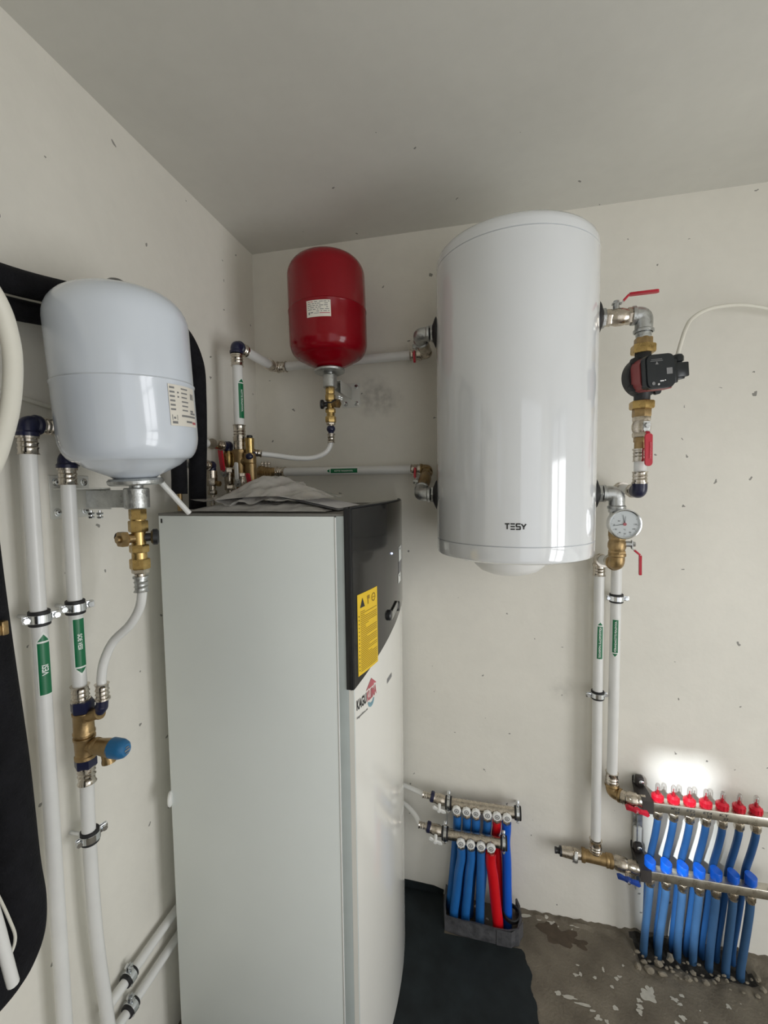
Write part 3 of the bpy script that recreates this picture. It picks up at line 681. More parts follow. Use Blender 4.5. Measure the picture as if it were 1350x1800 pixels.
def lower_right():
    z = 1.565; x0 = HX+HR+.010; X = 1.2565
    e = thing('pipe_elbow', 'grey iron elbow above the dial gauge at the heater\'s lower right port', 'pipe fitting', (X, HY, z-.06), 'iron elbows on the heater ports')
    link('locknut', G().hexa((x0-.003, HY, z), (x0+.010, HY, z), .027), GALV, e)
    link('nipple', G().cyl((x0+.008, HY, z), (x0+.016, HY, z), .017), GALV, e)
    link('elbow_body', elbow_g(G(), (x0+.012, HY, z), (X, HY, z), (X, HY, z-.044), .0215), GALV, e)
    link('reducer', G().hexa((X, HY, z-.042), (X, HY, z-.056), .0225).cyl((X, HY, z-.054), (X, HY, z-.066), .018), GALV, e)
    ga = thing('dial_gauge', 'round chrome dial gauge with white face at lower right of the heater', 'gauge', (X, HY, 1.44))
    link('gauge_tee', G().cyl((X, HY, 1.502), (X, HY, 1.440), .0205, bev=.002).cyl((X, HY, 1.484), (X, HY-.045, 1.484), .012), OLD_BRASS, ga)
    c = V((X+.002, HY-.045, 1.484)); n = V((-.04,-1,-.02)).normalized(); R = .0415
    u, v_, _ = frame(n); u = -u if u.x < 0 else u; v_ = V((0,0,1))-n*n.z; v_.normalize()
    link('gauge_case', G().lathe(c, n, [(0, .025), (0, R-.004), (.004, R-.001), (.026, R-.001), (.029, R), (.033, R-.0005), (.034, R-.003), (.032, R-.0055), (.028, R-.006)], 56), CHROME, ga)
    dl = link('dial', G().cyl(c+n*.026, c+n*.0285, R-.0055, 56), DIAL, ga)
    g = G(); F = c+n*.0288
    for k in range(41):
        a = math.radians(150+k*6.0*.98); r1 = .0335; r0 = .0300 if k % 5 == 0 else .0322
        d = u*math.cos(a)+v_*math.sin(a); q = n.cross(d); g.box(F+d*(r0+r1)/2, (r1-r0, .0008 if k % 5 == 0 else .0004, .0003), (d, q, n))
    for k, tx in enumerate(('0','20','40','60','80','100','120')):
        a = math.radians(185+k*29); p0 = F+(u*math.cos(a)+v_*math.sin(a))*.0262
        wv = .0022*len(tx)+.001; text_on(g, tx, lambda x, y: p0+u*(x-wv/2)+v_*(y-.0019)+n*.0003, wv, .0042, .02)
    text_on(g, '°C', lambda x, y: F+u*(x-.003)+v_*(y-.017)+n*.0003, .006, .0042, .02)
    text_on(g, 'bar', lambda x, y: F+u*(x-.017)+v_*(y+.007)+n*.0003, .007, .004, .02)
    link('scale_markings', g, INK_GREY, dl)
    g = G()
    def nd(ang, L, m):
        a = math.radians(ang); d = u*math.cos(a)+v_*math.sin(a); q = n.cross(d)
        return G().prism([(-.004,-.0008),(L,-.0003),(L,.0003),(-.004,.0008)], F+n*.001, d, q, n, .0006)
    link('pointer', nd(190, .030, INK), INK, dl); link('pointer', nd(101, .026, INK), INK, dl); link('pointer', nd(85, .022, INK), INK_GREY, dl)
    link('pointer_hub', G().cyl(F, F+n*.0028, .0042, 20), INK_RED, dl)
    link('glass', G().cyl(c+n*.0308, c+n*.0318, R-.0052, 48), GLASS, ga)
    v = thing('ball_valve', 'brass ball valve with red lever hanging down under the dial gauge', 'ball valve', (X, HY, 1.38), 'red-handled ball valves at the heater')
    link('valve_body', valve_body_g(G(), (X+.003, HY, 1.444), (X+.003, HY, 1.388), .0215), OLD_BRASS, v)
    lever(v, (X+.023, HY-.002, 1.420), (1,-.1,0), (.02,0,-1), L=.058, hl=.019, wdt=.0105, drop=.022, bare=.014)
    e = link('brass_elbow', elbow_g(G(), (X+.004, HY, 1.392), (X+.004, HY, 1.362), (X+.004, HY+.030, 1.361), .0205), OLD_BRASS)
    tag(e, 'brass elbow under the dial gauge valve', 'pipe fitting')
    x1 = 1.262
    p = link('white_pipe', G().cyl((x1-.001, HY+.056, 1.360), (x1, -.085, 1.345), .016), WHITE_PIPE)
    tag(p, 'short white pipe from the brass elbow below the gauge back to the wall', 'pipe')
    sleeve((x1-.001, HY+.028, 1.361), (0,1,-.05), .016, p); sleeve((x1, -.062, 1.342), (0,-1,.05), .016, p)
    k = link('press_elbow', elbow_g(G(), (x1, -.066, 1.342), (x1, -.045, 1.341), (x1, -.045, 1.318), .0185), NICKEL)
    tag(k, 'nickel press elbow on the wall below right of the water heater', 'pipe fitting')
    r = link('white_pipe', G().cyl((x1, -.045, 1.30), (1.268, -.045, .36), .016), WHITE_PIPE)
    tag(r, 'long vertical white pipe with up-arrow label just below the heater\'s right edge', 'pipe')
    sleeve((x1, -.045, 1.322), (0,0,-1), .016, r, L=.036); sleeve((1.268, -.045, .312), (0,0,1), .016, r, L=.044)
    flow_label(r, (1.2655, -.045, 1.006), (0,0,1), (-.02,-1,0), .016, .112, .017, 'PÕRANDAKÜTTE TAGASIVOOL', -1, tip=.013, tl=.104, size=.0072)
    clamp((PX+.0015, -.045, 1.212), (0,0,1), .0165, (1,0,0), (PX, 0, 1.212), 'zinc pipe clamp on the vertical pipe below the dial gauge', 1)
    clamp((1.265, -.045, .876), (0,0,1), .016, (1,0,.10), (1.265, 0, .876), 'zinc pipe clamp on the lower part of the up-arrow pipe', -1)
lower_right()

# ================================================================== EXPANSION VESSELS
def vessel(label, base, tilt, r, h, m, lab_az, lab_z, lab_w, lab_h, lines_red):
    """base = underside of the vessel's bottom dome on its axis; tilt = axis direction"""
    base = V(base); d = V(tilt).normalized()
    t = thing('expansion_vessel', label, 'expansion vessel', base, 'expansion vessels')
    p = [(.004, .0), (.004, .036), (.010, .044), (.018, .062), (.030, .085)]
    for k in range(9):
        a = PI/2*k/8; p.append((.040+.050*(1-math.cos(a))+.0, .097+(r-.097)*math.sin(a)))
    zs = h*.50
    p += [(zs-.006, r), (zs-.004, r+.0012), (zs-.001, r+.0016), (zs+.002, r-.0008), (zs+.006, r-.0005), (h-.075, r-.0005)]
    for k in range(1, 10):
        a = PI/2*k/9; p.append((h-.075+.060*math.sin(a), (r-.062)+.0615*math.cos(a)))
    p += [(h-.0105, r-.085), (h-.005, r-.110), (h, 0)]
    u = V((1,0,0)); u = (u-d*u.dot(d)).normalized()
    link('shell', G().lathe(base, d, p, 80), m, t)
    link('flange_ring', G().lathe(base, d, [(-.008, .030), (-.008, .046), (-.005, .050), (.001, .051), (.005, .047), (.006, .030)], 48), GALV, t)
    link('air_valve_cap', G().lathe(base+d*(h-.002), d, [(0, .022), (.006, .021), (.012, .012), (.014, 0)], 24), BLACK_PLASTIC, t)
    # data label on the shell
    w_ = d.cross(u)
    def on(x, y, k=.0): a = lab_az+x/r; return base+d*(lab_z+y)+(u*math.cos(a)+w_*math.sin(a))*(r+.0012+k)
    lb = link('data_label', G().sheet(lambda a, b: on((a-.5)*lab_w, (b-.5)*lab_h), 14, 2), LABEL_CREAM, t)
    lb['label'] = 'cream printed data label'
    rnd = random.Random(int(r*1e4)+int(lab_h*1e4)); g = G(); gr = G()
    def bar(gg, x0, x1, y, hh):
        k = max(1, int((x1-x0)/.008)); gg.sheet(lambda a, b: on(x0+(x1-x0)*a, y+(b-.5)*hh, .0004), k, 1)
    if lines_red == 'red':
        rows = 7
        for i in range(rows):
            y = lab_h*(.40-.115*i)
            if i == 6: bar(gr, lab_w*.05, lab_w*.46, y, lab_h*.045); bar(g, -lab_w*.18, lab_w*.02, y, .0014); continue
            x = -lab_w*.44 if i < 5 else -lab_w*.08
            while x < lab_w*.40:
                L = rnd.uniform(.004, .013); 
                if not (.12*lab_w < x < .2*lab_w): bar(gr if i == 0 and x < -lab_w*.3 else g, x, min(x+L, lab_w*.46), y, lab_h*.042)
                x += L+rnd.uniform(.0015, .005)
        bar(g, -lab_w*.42, -lab_w*.36, -lab_h*.28, lab_h*.15); bar(g, -lab_w*.33, -lab_w*.22, -lab_h*.24, lab_h*.06)
    else:
        # printed upside down: the label was glued with the vessel inverted
        for i in range(6):
            y = lab_h*(.42-.105*i)
            bar(g, -lab_w*.47, -lab_w*.33, y, lab_h*.045); bar(g, -lab_w*.12, lab_w*(.13-.02*(i % 3)), y, lab_h*.035)
            if i in (1, 2): bar(g, -lab_w*.25, -lab_w*.20, y, lab_h*.04)
        for i in range(2): bar(g, lab_w*.26+i*lab_w*.09, lab_w*.32+i*lab_w*.09, lab_h*.27, lab_h*.15)
        for y, x0, x1 in ((-.10,.2,.36),(-.16,.2,.46),(-.245,-.16,.46),(-.38,0,.25)): bar(g, lab_w*x0, lab_w*x1, lab_h*y, lab_h*.05)
        bar(gr, lab_w*.27, lab_w*.47, -lab_h*.40, lab_h*.06)
        bar(g, -lab_w*.45, -lab_w*.30, -lab_h*.42, lab_h*.06)
        for x in (-.45, -.31): bar(g, lab_w*x, lab_w*x+.0012, -lab_h*.30, lab_h*.13)
        bar(g, -lab_w*.41, -lab_w*.35, -lab_h*.31, lab_h*.05)
    link('print', g, INK_GREY, lb); link('red_print', gr, INK_RED, lb)
    return t
RB = V((.384, -.205, 1.9785))
vessel('glossy red expansion vessel on the back wall in the room corner', RB, (-.028,.02,1), .1275, .375, RED_ENAMEL, math.radians(-83), .152, .075, .050, 'red')
WB = V((.200, -.860, 1.612))
vessel('pale blue-white expansion vessel on the left wall above the cabinet', WB, (-.012,-.058,1), .1225, .374, VESSEL_WHITE, math.radians(3), .140, .078, .076, 'white')

def vessel_bracket(label, base, wall_n, m, plate_c, pw, ph):
    """wall plate, sheet-metal arm and a threaded socket that carries a vessel by its neck"""
    base = V(base); n = V(wall_n); s = V((0,0,1)).cross(n)
    t = thing('vessel_bracket', label, 'bracket', base-V((0,0,.06)), 'vessel wall brackets')
    link('socket', G().cyl(base-V((0,0,.006)), base-V((0,0,.016)), .013, 20).cyl(base-V((0,0,.014)), base-V((0,0,.056)), .0235, 32, bev=.002), GALV, t)
    a0 = base-n*base.dot(n); a0.z = base.z-.036
    L = base.dot(n)-.021; ax = (n, s, V((0,0,1)))
    g = G(); half = a0+n*L*.5
    g.box(a0+n*(L*.35)+s*.012, (L*.70, .0025, .044), ax, .0008); g.box(a0+n*(L*.35)+s*.002+V((0,0,.0215)), (L*.70, .022, .0025), ax, .0008)
    link('arm', g, m, t)
    link('tongue', G().box(a0+n*(L*.72), (L*.58, .0035, .036), ax, .001), GALV, t)['label'] = 'grey steel tongue welded to the socket'
    pc = V(plate_c)
    link('wall_plate', G().box(pc+n*.0015, (.003, pw, ph), ax, .001), m, t)
    for sy in (-1, 1):
        for sz in (-1, 1):
            q = pc+s*sy*(pw/2-.014)+V((0,0,sz*(ph/2-.014)))+n*.003
            g = G().lathe(q, n, [(0, .0085), (.0015, .0085), (.002, .0062), (.004, .005), (.005, 0)], 18)
            sc = link('screw', g, CHROME, t); link('screw_recess', G().cyl(q+n*.0049, q+n*.0055, .0016, 8), INK, sc)
    for k in range(2):
        q = a0+n*(L*.48+k*.022)-V((0,0,.024)); link('bolt', G().cyl(q, q-V((0,0,.014)), .003, 10).hexa(q-V((0,0,.004)), q-V((0,0,.009)), .0065).hexa(q-V((0,0,.012)), q-V((0,0,.016)), .006), CHROME, t)
vessel_bracket('white wall bracket holding the pale blue-white vessel on the left wall', WB, (1,0,0), WHITE_BRACKET, (0, -.830, 1.580), .094, .092)
vessel_bracket('wall bracket holding the red vessel on the back wall', RB, (0,-1,0), WHITE_BRACKET, (.395, 0, 1.935), .070, .090)

def vessel_valve(label, top, side, small, blk):
    """brass service valve with black lever, drain plug and long coupling under a vessel"""
    o = V(top); d = V((0,0,-1)); s = V(side).normalized()
    f = small; t = thing('vessel_valve', label, 'service valve', o-V((0,0,.125*f)), 'brass service valves under the vessels')
    g = G().hexa(o, o+d*.022*f, .0165*f).cyl(o+d*.020*f, o+d*.026*f, .014*f).hexa(o+d*.024*f, o+d*.047*f, .0185*f)
    g.cyl(o+d*.045*f, o+d*.075*f, .0135*f); g.hexa(o+d*.073*f, o+d*.089*f, .0185*f).cyl(o+d*.087*f, o+d*.104*f, .0145*f).hexa(o+d*.102*f, o+d*.123*f, .0195*f)
    link('valve_body', g, BRASS, t)
    q = o+d*.059*f
    link('drain_plug', G().cyl(q+s*.008*f, q+s*.026*f, .009*f).hexa(q+s*.024*f, q+s*.038*f, .0165*f).cyl(q+s*.037*f, q+s*.043*f, .007*f), OLD_BRASS, t)
    k = V((0,0,1)).cross(s)
    link('strap', G().tube([q+s*.030*f, q+s*.034*f-k*.014*f+d*-.01*f, q+s*.03*f-k*.03*f, q+s*.016*f-k*.04*f], .0028*f, 8, spline=True), BLACK_RUBBER, t)
    b = V(blk).normalized()
    link('black_knob', G().cyl(q+b*.010*f, q+b*.024*f, .0085*f).lathe(q+b*.022*f, b, [(0, .012*f), (.004*f, .0165*f), (.012*f, .0165*f), (.015*f, .012*f), (.0155*f, 0)], 20), BLACK_PLASTIC, t)
    link('coupling', G().hexa(o+d*.122*f, o+d*.132*f, .0165*f).cyl(o+d*.130*f, o+d*.142*f, .0105*f), NICKEL, t)
    return o+d*.140*f
wv = vessel_valve('brass service valve with black knob under the pale blue-white vessel', WB-V((0,0,.056)), (-.35,-.94,0), 1.0, (.75,.6,0))
p = link('white_hose', G().tube([(wv.x, wv.y, wv.z-.022), (.199,-.856,1.390), (.187,-.852,1.350), (.162,-.853,1.312), (.124,-.860,1.275), (.106,-.867,1.235), (.100,-.870,1.20), (.100,-.870,1.185)], .0092, 16, spline=True), WHITE_PIPE)
tag(p, 'bent white hose dropping from the pale blue-white vessel to the brass valve set', 'hose')
sleeve((wv.x, wv.y, wv.z+.002), (0,0,-1), .0095, p, L=.032, m=GALV); sleeve((.100,-.870,1.153), (0,0,1), .0095, p, L=.034)
rv = vessel_valve('brass service valve with black knobs under the red vessel', RB-V((0,0,.056)), (.9,-.35,0), .93, (-.95,-.3,0))
n_ = link('navy_coupling', G().ball((rv.x, rv.y, rv.z-.006), .0145, (1,1,.9)).cyl((rv.x, rv.y, rv.z-.010), (rv.x, rv.y, rv.z-.026), .009), NAVY)
tag(n_, 'small dark navy coupling under the red vessel\'s brass valve', 'pipe fitting')
p = link('white_hose', G().tube([(rv.x, rv.y, rv.z-.040), (.384,-.205,1.752), (.379,-.207,1.727), (.360,-.213,1.704), (.322,-.226,1.690), (.270,-.245,1.690), (.215,-.265,1.698), (.178,-.292,1.703), (.172,-.296,1.704)], .0085, 16, spline=True), WHITE_PIPE)
tag(p, 'curved white hose from the red vessel down to the corner brass fittings', 'hose')
sleeve((rv.x, rv.y, rv.z-.022), (0,0,-1), .0088, p, L=.03); sleeve((.146,-.314,1.708), (.80,.57,-.1), .0088, p, L=.034)

# ================================================================== HEAT PUMP CABINET
CX0, CX1, CXT = .070, .546, .574; CY0, CY1 = -.650, -.054; CT = 1.530; SAG = .045; FX = .588
def fx(y): return FX+SAG*(1-((y+.352)/.298)**2)
EDGE = [(-.650,1.116),(-.594,1.133),(-.546,1.148),(-.489,1.164),(-.412,1.184),(-.333,1.201),(-.245,1.213),(-.15,1.214),(-.054,1.205)]
def ez(y):
    for (a, za), (b, zb) in zip(EDGE, EDGE[1:]):
        if a <= y <= b: return za+(zb-za)*(y-a)/(b-a)
    return EDGE[0][1] if y < EDGE[0][0] else EDGE[-1][1]
def cabinet():
    t = thing('heat_pump_cabinet', 'tall grey-white heat pump cabinet with black upper front panel', 'heat pump', ((CX0+FX)/2, (CY0+CY1)/2, 0))
    g = G().box(((CX0+CX1)/2, (CY0+CY1)/2, CT/2+.002), (CX1-CX0, CY1-CY0, CT-.012), bev=.003)
    b = link('side_panel', g, CAB_SIDE, t)
    link('side_panel_edge', G().box((CX1+.0015, CY0+.004, CT/2), (.004, .010, CT-.012), bev=.0015), WHITE_PLASTIC, b)
    link('top_panel', G().box(((CX0+CXT)/2, (CY0+CY1)/2, CT-.001), (CXT-CX0, CY1-CY0-.001, .006), bev=.001), CAB_TOP, t)['label'] = 'dark grey top sheet'
    link('trim_column', G().box(((CX1+CXT+.012)/2+.002, (CY0+CY1)/2-.0003, CT/2), (CXT+.010-CX1, CY1-CY0-.001, CT-.006), bev=.002), CAB_TRIM, t)['label'] = 'narrow grey trim strip beside the front'
    link('hole_plug', G().lathe((.0715, CY0-.001, .768), (-1,-.50,0), [(-.004, .015), (0, .020), (.003, .020), (.006, .016), (.007, .010), (.0072, 0)], 32), WHITE_PLASTIC, t)['label'] = 'round white plug at the panel\'s left edge'
    link('panel_hole', G().box((.080, CY0-.0005, 1.5125), (.004, .001, .011)), INK, t)
    # lower white front, upper black front : solid curved shells
    def shell(z0, z1, off, back, nz=1):
        g = G(); ny = 30; rows = []
        ys = [CY0+(CY1-CY0)*i/ny for i in range(ny+1)]
        F = []; B = []
        for y in ys:
            lo = z0(y); hi = z1(y)
            F.append((V((fx(y)+off, y, lo)), V((fx(y)+off, y, hi)))); B.append((V((back, y, lo)), V((back, y, hi))))
        vs = []; fs = []
        for a, c in zip(F, B): vs += [a[0], a[1], c[1], c[0]]
        for i in range(ny):
            k = 4*i
            for q in range(4): r = (q+1) % 4; fs.append((k+q, k+r, k+4+r, k+4+q))
        fs.append((0,1,2,3)); fs.append((4*ny+3, 4*ny+2, 4*ny+1, 4*ny)); return g.add(vs, fs)
    lf = link('lower_front', shell(lambda y: .006, lambda y: ez(y)+.004, -.002, CXT), CAB_FRONT, t, angle=30)
    bf = link('control_door', shell(ez, lambda y: 1.543+.004*math.sin((y-CY0)/.6*PI), .0, CXT-.002), CAB_BLACK, t, angle=30)
    bf['label'] = 'glossy black curved upper front'; lf['label'] = 'glossy white curved lower front'
    link('seal_strip', G().box((CXT+.004, CY0-.001, 1.33), (.018, .004, .43), bev=.001).box((CXT+.0075, CY0-.0035, 1.33), (.0012, .003, .43)), BLACK_PLASTIC, bf)
    rim = G().tube([(fx(CY0+(CY1-CY0)*k/24)-.006, CY0+(CY1-CY0)*k/24, 1.5445+.004*math.sin(k/24*PI)) for k in range(25)], .0035, 8)
    link('top_lip', rim, BLACK_PLASTIC, bf)
    def on(y, z, k=.0008):
        return V((fx(y)+k, y, z))
    # yellow warning sticker
    y0, y1, z0, z1 = -.634, -.533, 1.140, 1.338
    st = link('warning_sticker', G().sheet(lambda a, b: on(y0+(y1-y0)*a, z0+(z1-z0)*b), 8, 1), YELLOW, bf); st['label'] = 'yellow warning sticker on the black front'
    g = G(); gi = G(); rnd = random.Random(4)
    def hb(gg, ya, yb, z, h): gg.sheet(lambda a, b: on(ya+(yb-ya)*a, z+(b-.5)*h, .0013), 3, 1)
    z = z1-.044; k = 0
    while z > z0+.006:
        full = rnd.random() > .3; hb(gi, y0+.012, y0+.012+(y1-y0-.018)*(1 if full else rnd.uniform(.2, .7)), z, .0017)
        if k % 2 == 0 and k: hb(g, y0+.0045, y0+.0075, z, .0028)
        z -= .0047; k += 1
    def tri(gg, yc, zc, s): gg.add([on(yc-s, zc-s, .0013), on(yc+s, zc-s, .0013), on(yc, zc+s*1.1, .0013)], [(0,1,2)])
    tri(g, y0+.022, z1-.023, .011); g2 = G()
    def ringm(gg, yc, zc, r):
        n = 16; vs = []
        for i in range(n): a = 2*PI*i/n; vs += [on(yc+math.cos(a)*r, zc+math.sin(a)*r, .0013), on(yc+math.cos(a)*r*.72, zc+math.sin(a)*r*.72, .0013)]
        gg.add(vs, [(2*i, 2*i+1, (2*i+3) % (2*n), (2*i+2) % (2*n)) for i in range(n)])
    ringm(gi, y0+.078, z1-.022, .011); hb(gi, y0+.071, y0+.085, z1-.022, .002); hb(gi, y0+.045, y0+.057, z1-.016, .009); hb(gi, y0+.047, y0+.051, z1-.027, .012)
    link('small_print', gi, INK_BROWN, st); link('print_marks', g, INK, st)
    link('status_light', G().ball(on(-.415, 1.404, .001), .0028), LED_BLUE, bf)
    # white service sticker (two plates joined by a clear strip)
    s1 = G().sheet(lambda a, b: on(-.316+.066*a, 1.362+.045*b), 4, 1).sheet(lambda a, b: on(-.330+.05*a, 1.298+.028*b), 4, 1)
    sg = link('white_sticker', s1, LABEL_WHITE, bf); sg['label'] = 'pair of white stickers at the far edge of the black front'
    gg = G(); hb(gg, -.300, -.285, 1.400, .006); hb(gg, -.318, -.305, 1.320, .004); link('sticker_print', gg, INK, sg)
    link('clear_strip', G().sheet(lambda a, b: on(-.320+.06*a, 1.326+.036*b, .0006), 4, 1), INK_GREY, bf)
    # two knobs joined by a silver link
    for yy in (-.446, -.352):
        kb = G().lathe(on(yy, 1.236, -.002), (1,0,0), [(0, .0150), (.007, .0150), (.0095, .013), (.010, 0)], 28)
        link('knob', kb, BLACK_PLASTIC, bf)
    a = on(-.440, 1.228, .004); b = on(-.358, 1.246, .004); dd = (b-a).normalized()
    link('knob_link', G().box((a+b)/2, ((b-a).length*.9, .022, .004), (dd, V((1,0,0)).cross(dd), V((1,0,0))), .0015), GALV, bf)['label'] = 'silver plate joining the two knobs'
    # dealer logo on the lower front
    lg = thing_part('dealer_logo', on(-.60, 1.06), lf)
    k = -.0012
    yb, zb, sl = -.643, 1.062, .0
    def tx(body, y_, z_, W, H, m, bold=.03):
        g = G(); text_on(g, body, lambda x, y: on(y_+x, z_+y, k+.0001), W, H, bold); link('lettering', g, m, lg)
    tx('KAGU', -.640, 1.058, .044, .026, INK, .03); tx('KLIIMA', -.593, 1.058, .052, .026, INK_RED, .03)
    tx('kagukliima.ee', -.640, 1.036, .050, .0075, INK, .01)
    g = G(); g.add([on(-.597+x, 1.088+y, k) for x, y in ((0,0),(.028,.022),(.056,0),(.048,0),(.028,.014),(.008,0))], [(0,1,4,5),(1,2,3,4)]); g.add([on(-.583+x, 1.087+y, k) for x, y in ((0,0),(.028,0),(.028,.012),(.014,.020),(0,.012))], [(0,1,2,3,4)])
    link('logo_roof', g, INK_RED, lg)
    g = G(); n = 14; vs = []
    for i in range(n+1):
        a = PI+PI*i/n; vs += [on(-.571+math.cos(a)*.017, 1.054+math.sin(a)*.017, k), on(-.571+math.cos(a)*.010, 1.054+math.sin(a)*.006, k)]
    g.add(vs, [(2*i, 2*i+1, 2*i+3, 2*i+2) for i in range(n)]); link('logo_swoosh', g, INK_TEAL, lg)
    link('scratch_mark', G().sheet(lambda a, b: on(-.463+.042*a, 1.048+.012*b+.002*a, k), 3, 1), INK_GREY, lf)  # grey scratch on the white front, drawn as a thin strip
def thing_part(name, loc, parent):
    o = bpy.data.objects.new(name, None); o.empty_display_size = .02; COL.objects.link(o); o.parent = parent
    o.location = V(loc)-ORG[parent]; ORG[o] = V(loc); return o
def _dealer_fix(): pass
cabinet()

# flattened document bag lying on the cabinet
def document_bag():
    t = thing('document_bag', 'crumpled clear plastic bag of papers lying on top of the cabinet', 'bag', (.30, -.42, CT+.002))
    def hump(x, y, s): return noise.noise(V((x*9, y*9, s)))*.5+noise.noise(V((x*23, y*23, s+4)))*.22
    def low(a, b):
        x = .130+.385*a; y = -.632+.255*b
        e = min(a, 1-a, b*1.3, (1-b))*4.0; e = min(1, e)
        return V((x+.02*hump(a, b, 2), y+.015*hump(b, a, 5), CT+.006+e*(.018+.012*hump(a*1.4, b*1.4, 1))))
    link('lower_pouch', G().sheet(low, 40, 30), PLASTIC_BAG, t)
    def pap(a, b):
        x = .18+.35*a; y = -.605+.20*b
        z = CT+.030+.012*math.sin(a*PI)*(1-.3*b)-.020*max(0, a-.55)/.45
        return V((x, y+.03*a, z))
    g = G(); g.sheet(pap, 24, 6); g.sheet(lambda a, b: pap(a, b)-V((0,0,.004)), 24, 6); link('paper', g, PAPER, t)
    def top(a, b):
        x = .135+.345*a; y = -.61+.235*b
        r = min(1, max(0, min(a/.42, (1-a)/.52))*1.18); r2 = max(0, 1-abs(b-.68)/.6)
        cr = abs(noise.noise(V((a*5, b*3, 9))))+.5*abs(noise.noise(V((a*11+2, b*8, 4))))
        return V((x, y, CT+.030+.062*r*min(1, r2*1.25)-.016*cr*(.3+r)+.006))
    link('upper_pouch', G().sheet(top, 48, 36), PLASTIC_BAG, t)
document_bag()

# ================================================================== VALVES IN THE CORNER ABOVE THE CABINET
def corner_valves():
    # thick brass riser under the labelled white pipe
    X, Y = .106, -.31
    t = thing('brass_tee', 'tall brass tee under the labelled white riser in the corner', 'pipe fitting', (X, Y, 1.53))
    g = G().cyl((X,Y,1.757), (X,Y,1.744), .0205).cyl((X,Y,1.745), (X,Y,1.716), .0195, bev=.002)
    link('nickel_adaptor', g, NICKEL, t)
    g = G().lathe((X,Y,0), (0,0,1), [(1.56,.014),(1.60,.016),(1.625,.019),(1.632,.022),(1.640,.0225),(1.645,.0205),(1.700,.0205),(1.708,.0245),(1.716,.0245),(1.718,.0205)], 28)
    g.cyl((X,Y,1.675), (X+.034,Y-.006,1.682), .0155)
    link('tee_body', g, OLD_BRASS, t)
    link('lower_nipple', G().cyl((X,Y,1.534), (X,Y,1.566), .0145), OLD_BRASS, t)
    # air vent with black cap, and the hose connection
    a = thing('air_vent', 'slim yellow brass automatic air vent with black cap in the corner', 'valve', (.146,-.318,1.60))
    link('vent_body', G().lathe((.146,-.318,0), (0,0,1), [(1.700,.012),(1.706,.0135),(1.742,.0135),(1.745,.0145),(1.752,.0145),(1.754,.011)], 24), BRASS, a)
    link('black_cap', G().cyl((.146,-.318,1.753), (.146,-.318,1.762), .0095, bev=.002), BLACK_PLASTIC, a)
    link('vent_base', G().cyl((.146,-.318,1.705), (.146,-.318,1.670), .0195, bev=.003).cyl((.148,-.318,1.673), (.148,-.318,1.600), .0175, bev=.003), OLD_BRASS, a)
    link('hose_coupling', G().ball((.150,-.328,1.693), .013).cyl((.146,-.330,1.690), (.158,-.310,1.703), .0105), NAVY, a)
    c = link('brass_reducer', G().lathe((.032,-.046,1.650), (1,0,0), [(0,.018),(0,.027),(.007,.0275),(.008,.0255),(.014,.0255),(.015,.024),(.022,.024),(.023,.0225),(.030,.0225),(.031,.021),(.040,.021),(.041,.0195),(.052,.0195),(.053,.018),(.072,.0175),(.072,.010)], 32), OLD_BRASS)
    tag(c, 'ribbed brass reducer at the corner end of the lower wall pipe', 'pipe fitting')
    for i in range(3): link('bleed_nipple', G().cyl((.042+.014*i,-.046,1.668), (.042+.014*i,-.046,1.693), .0042, 10).hexa((.042+.014*i,-.046,1.680), (.042+.014*i,-.046,1.687), .0065), NICKEL, c)
    link('branch_pipe', G().tube([(.036,-.052,1.648),(.040,-.10,1.646),(.092,-.288,1.645)], .0165, 20, fil=.03), OLD_BRASS, c)
    # ball valve with white lever + one with red lever in front of the riser
    v = thing('ball_valve', 'small nickel ball valve with white lever in front of the corner brass tee', 'ball valve', (.136,-.352,1.534))
    link('valve_body', valve_body_g(G(), (.136,-.352,1.640), (.136,-.352,1.585), .013).cyl((.136,-.352,1.587), (.136,-.352,1.534), .0095), NICKEL, v)
    lever(v, (.132,-.366,1.608), (-.2,-1,0), (-.05,.05,1), L=.055, hl=.006, m=WHITE_PLASTIC, wdt=.010, drop=.004, bare=.010)
    v = thing('ball_valve', 'small ball valve with short red lever low behind the plastic bag', 'ball valve', (.186,-.352,1.534))
    link('valve_body', valve_body_g(G(), (.186,-.352,1.600), (.186,-.352,1.553), .012).cyl((.186,-.352,1.556), (.186,-.352,1.534), .0095), OLD_BRASS, v)
    lever(v, (.180,-.365,1.590), (-.3,-1,0), (-.25,.05,.9), L=.042, hl=.006, wdt=.013, drop=.004, bare=.008)
    # two safety / shut-off valves on the wall side
    v = thing('ball_valve', 'brass ball valve with long red lever beside the corner riser', 'ball valve', (.055,-.300,1.534))
    X, Y = .058, -.300
    link('valve_body', G().lathe((X,Y,0), (0,0,1), [(1.655,.010),(1.662,.012),(1.672,.0165),(1.705,.0175),(1.716,.014)], 24), BRASS, v)
    link('lower_body', valve_body_g(G(), (X,Y,1.660), (X,Y,1.585), .0155).cyl((X,Y,1.588), (X,Y,1.534), .011), NICKEL, v)
    lever(v, (X-.006,Y-.016,1.640), (-.35,-1,0), (-.12,0,1), L=.075, hl=.004, wdt=.017, drop=.004, bare=.010)
    k = link('black_elbow', elbow_g(G(), (X,Y,1.712), (X,Y,1.732), (X-.006,Y-.028,1.732), .0145, lip=False).ball((X,Y,1.732), .0155), NAVY)
    tag(k, 'black press elbow on top of the red-levered corner valve', 'pipe fitting')
    v = thing('ball_valve', 'nickel shut-off valve beside the black insulated hose on the cabinet top', 'ball valve', (.052,-.385,1.534))
    X, Y = .050, -.385
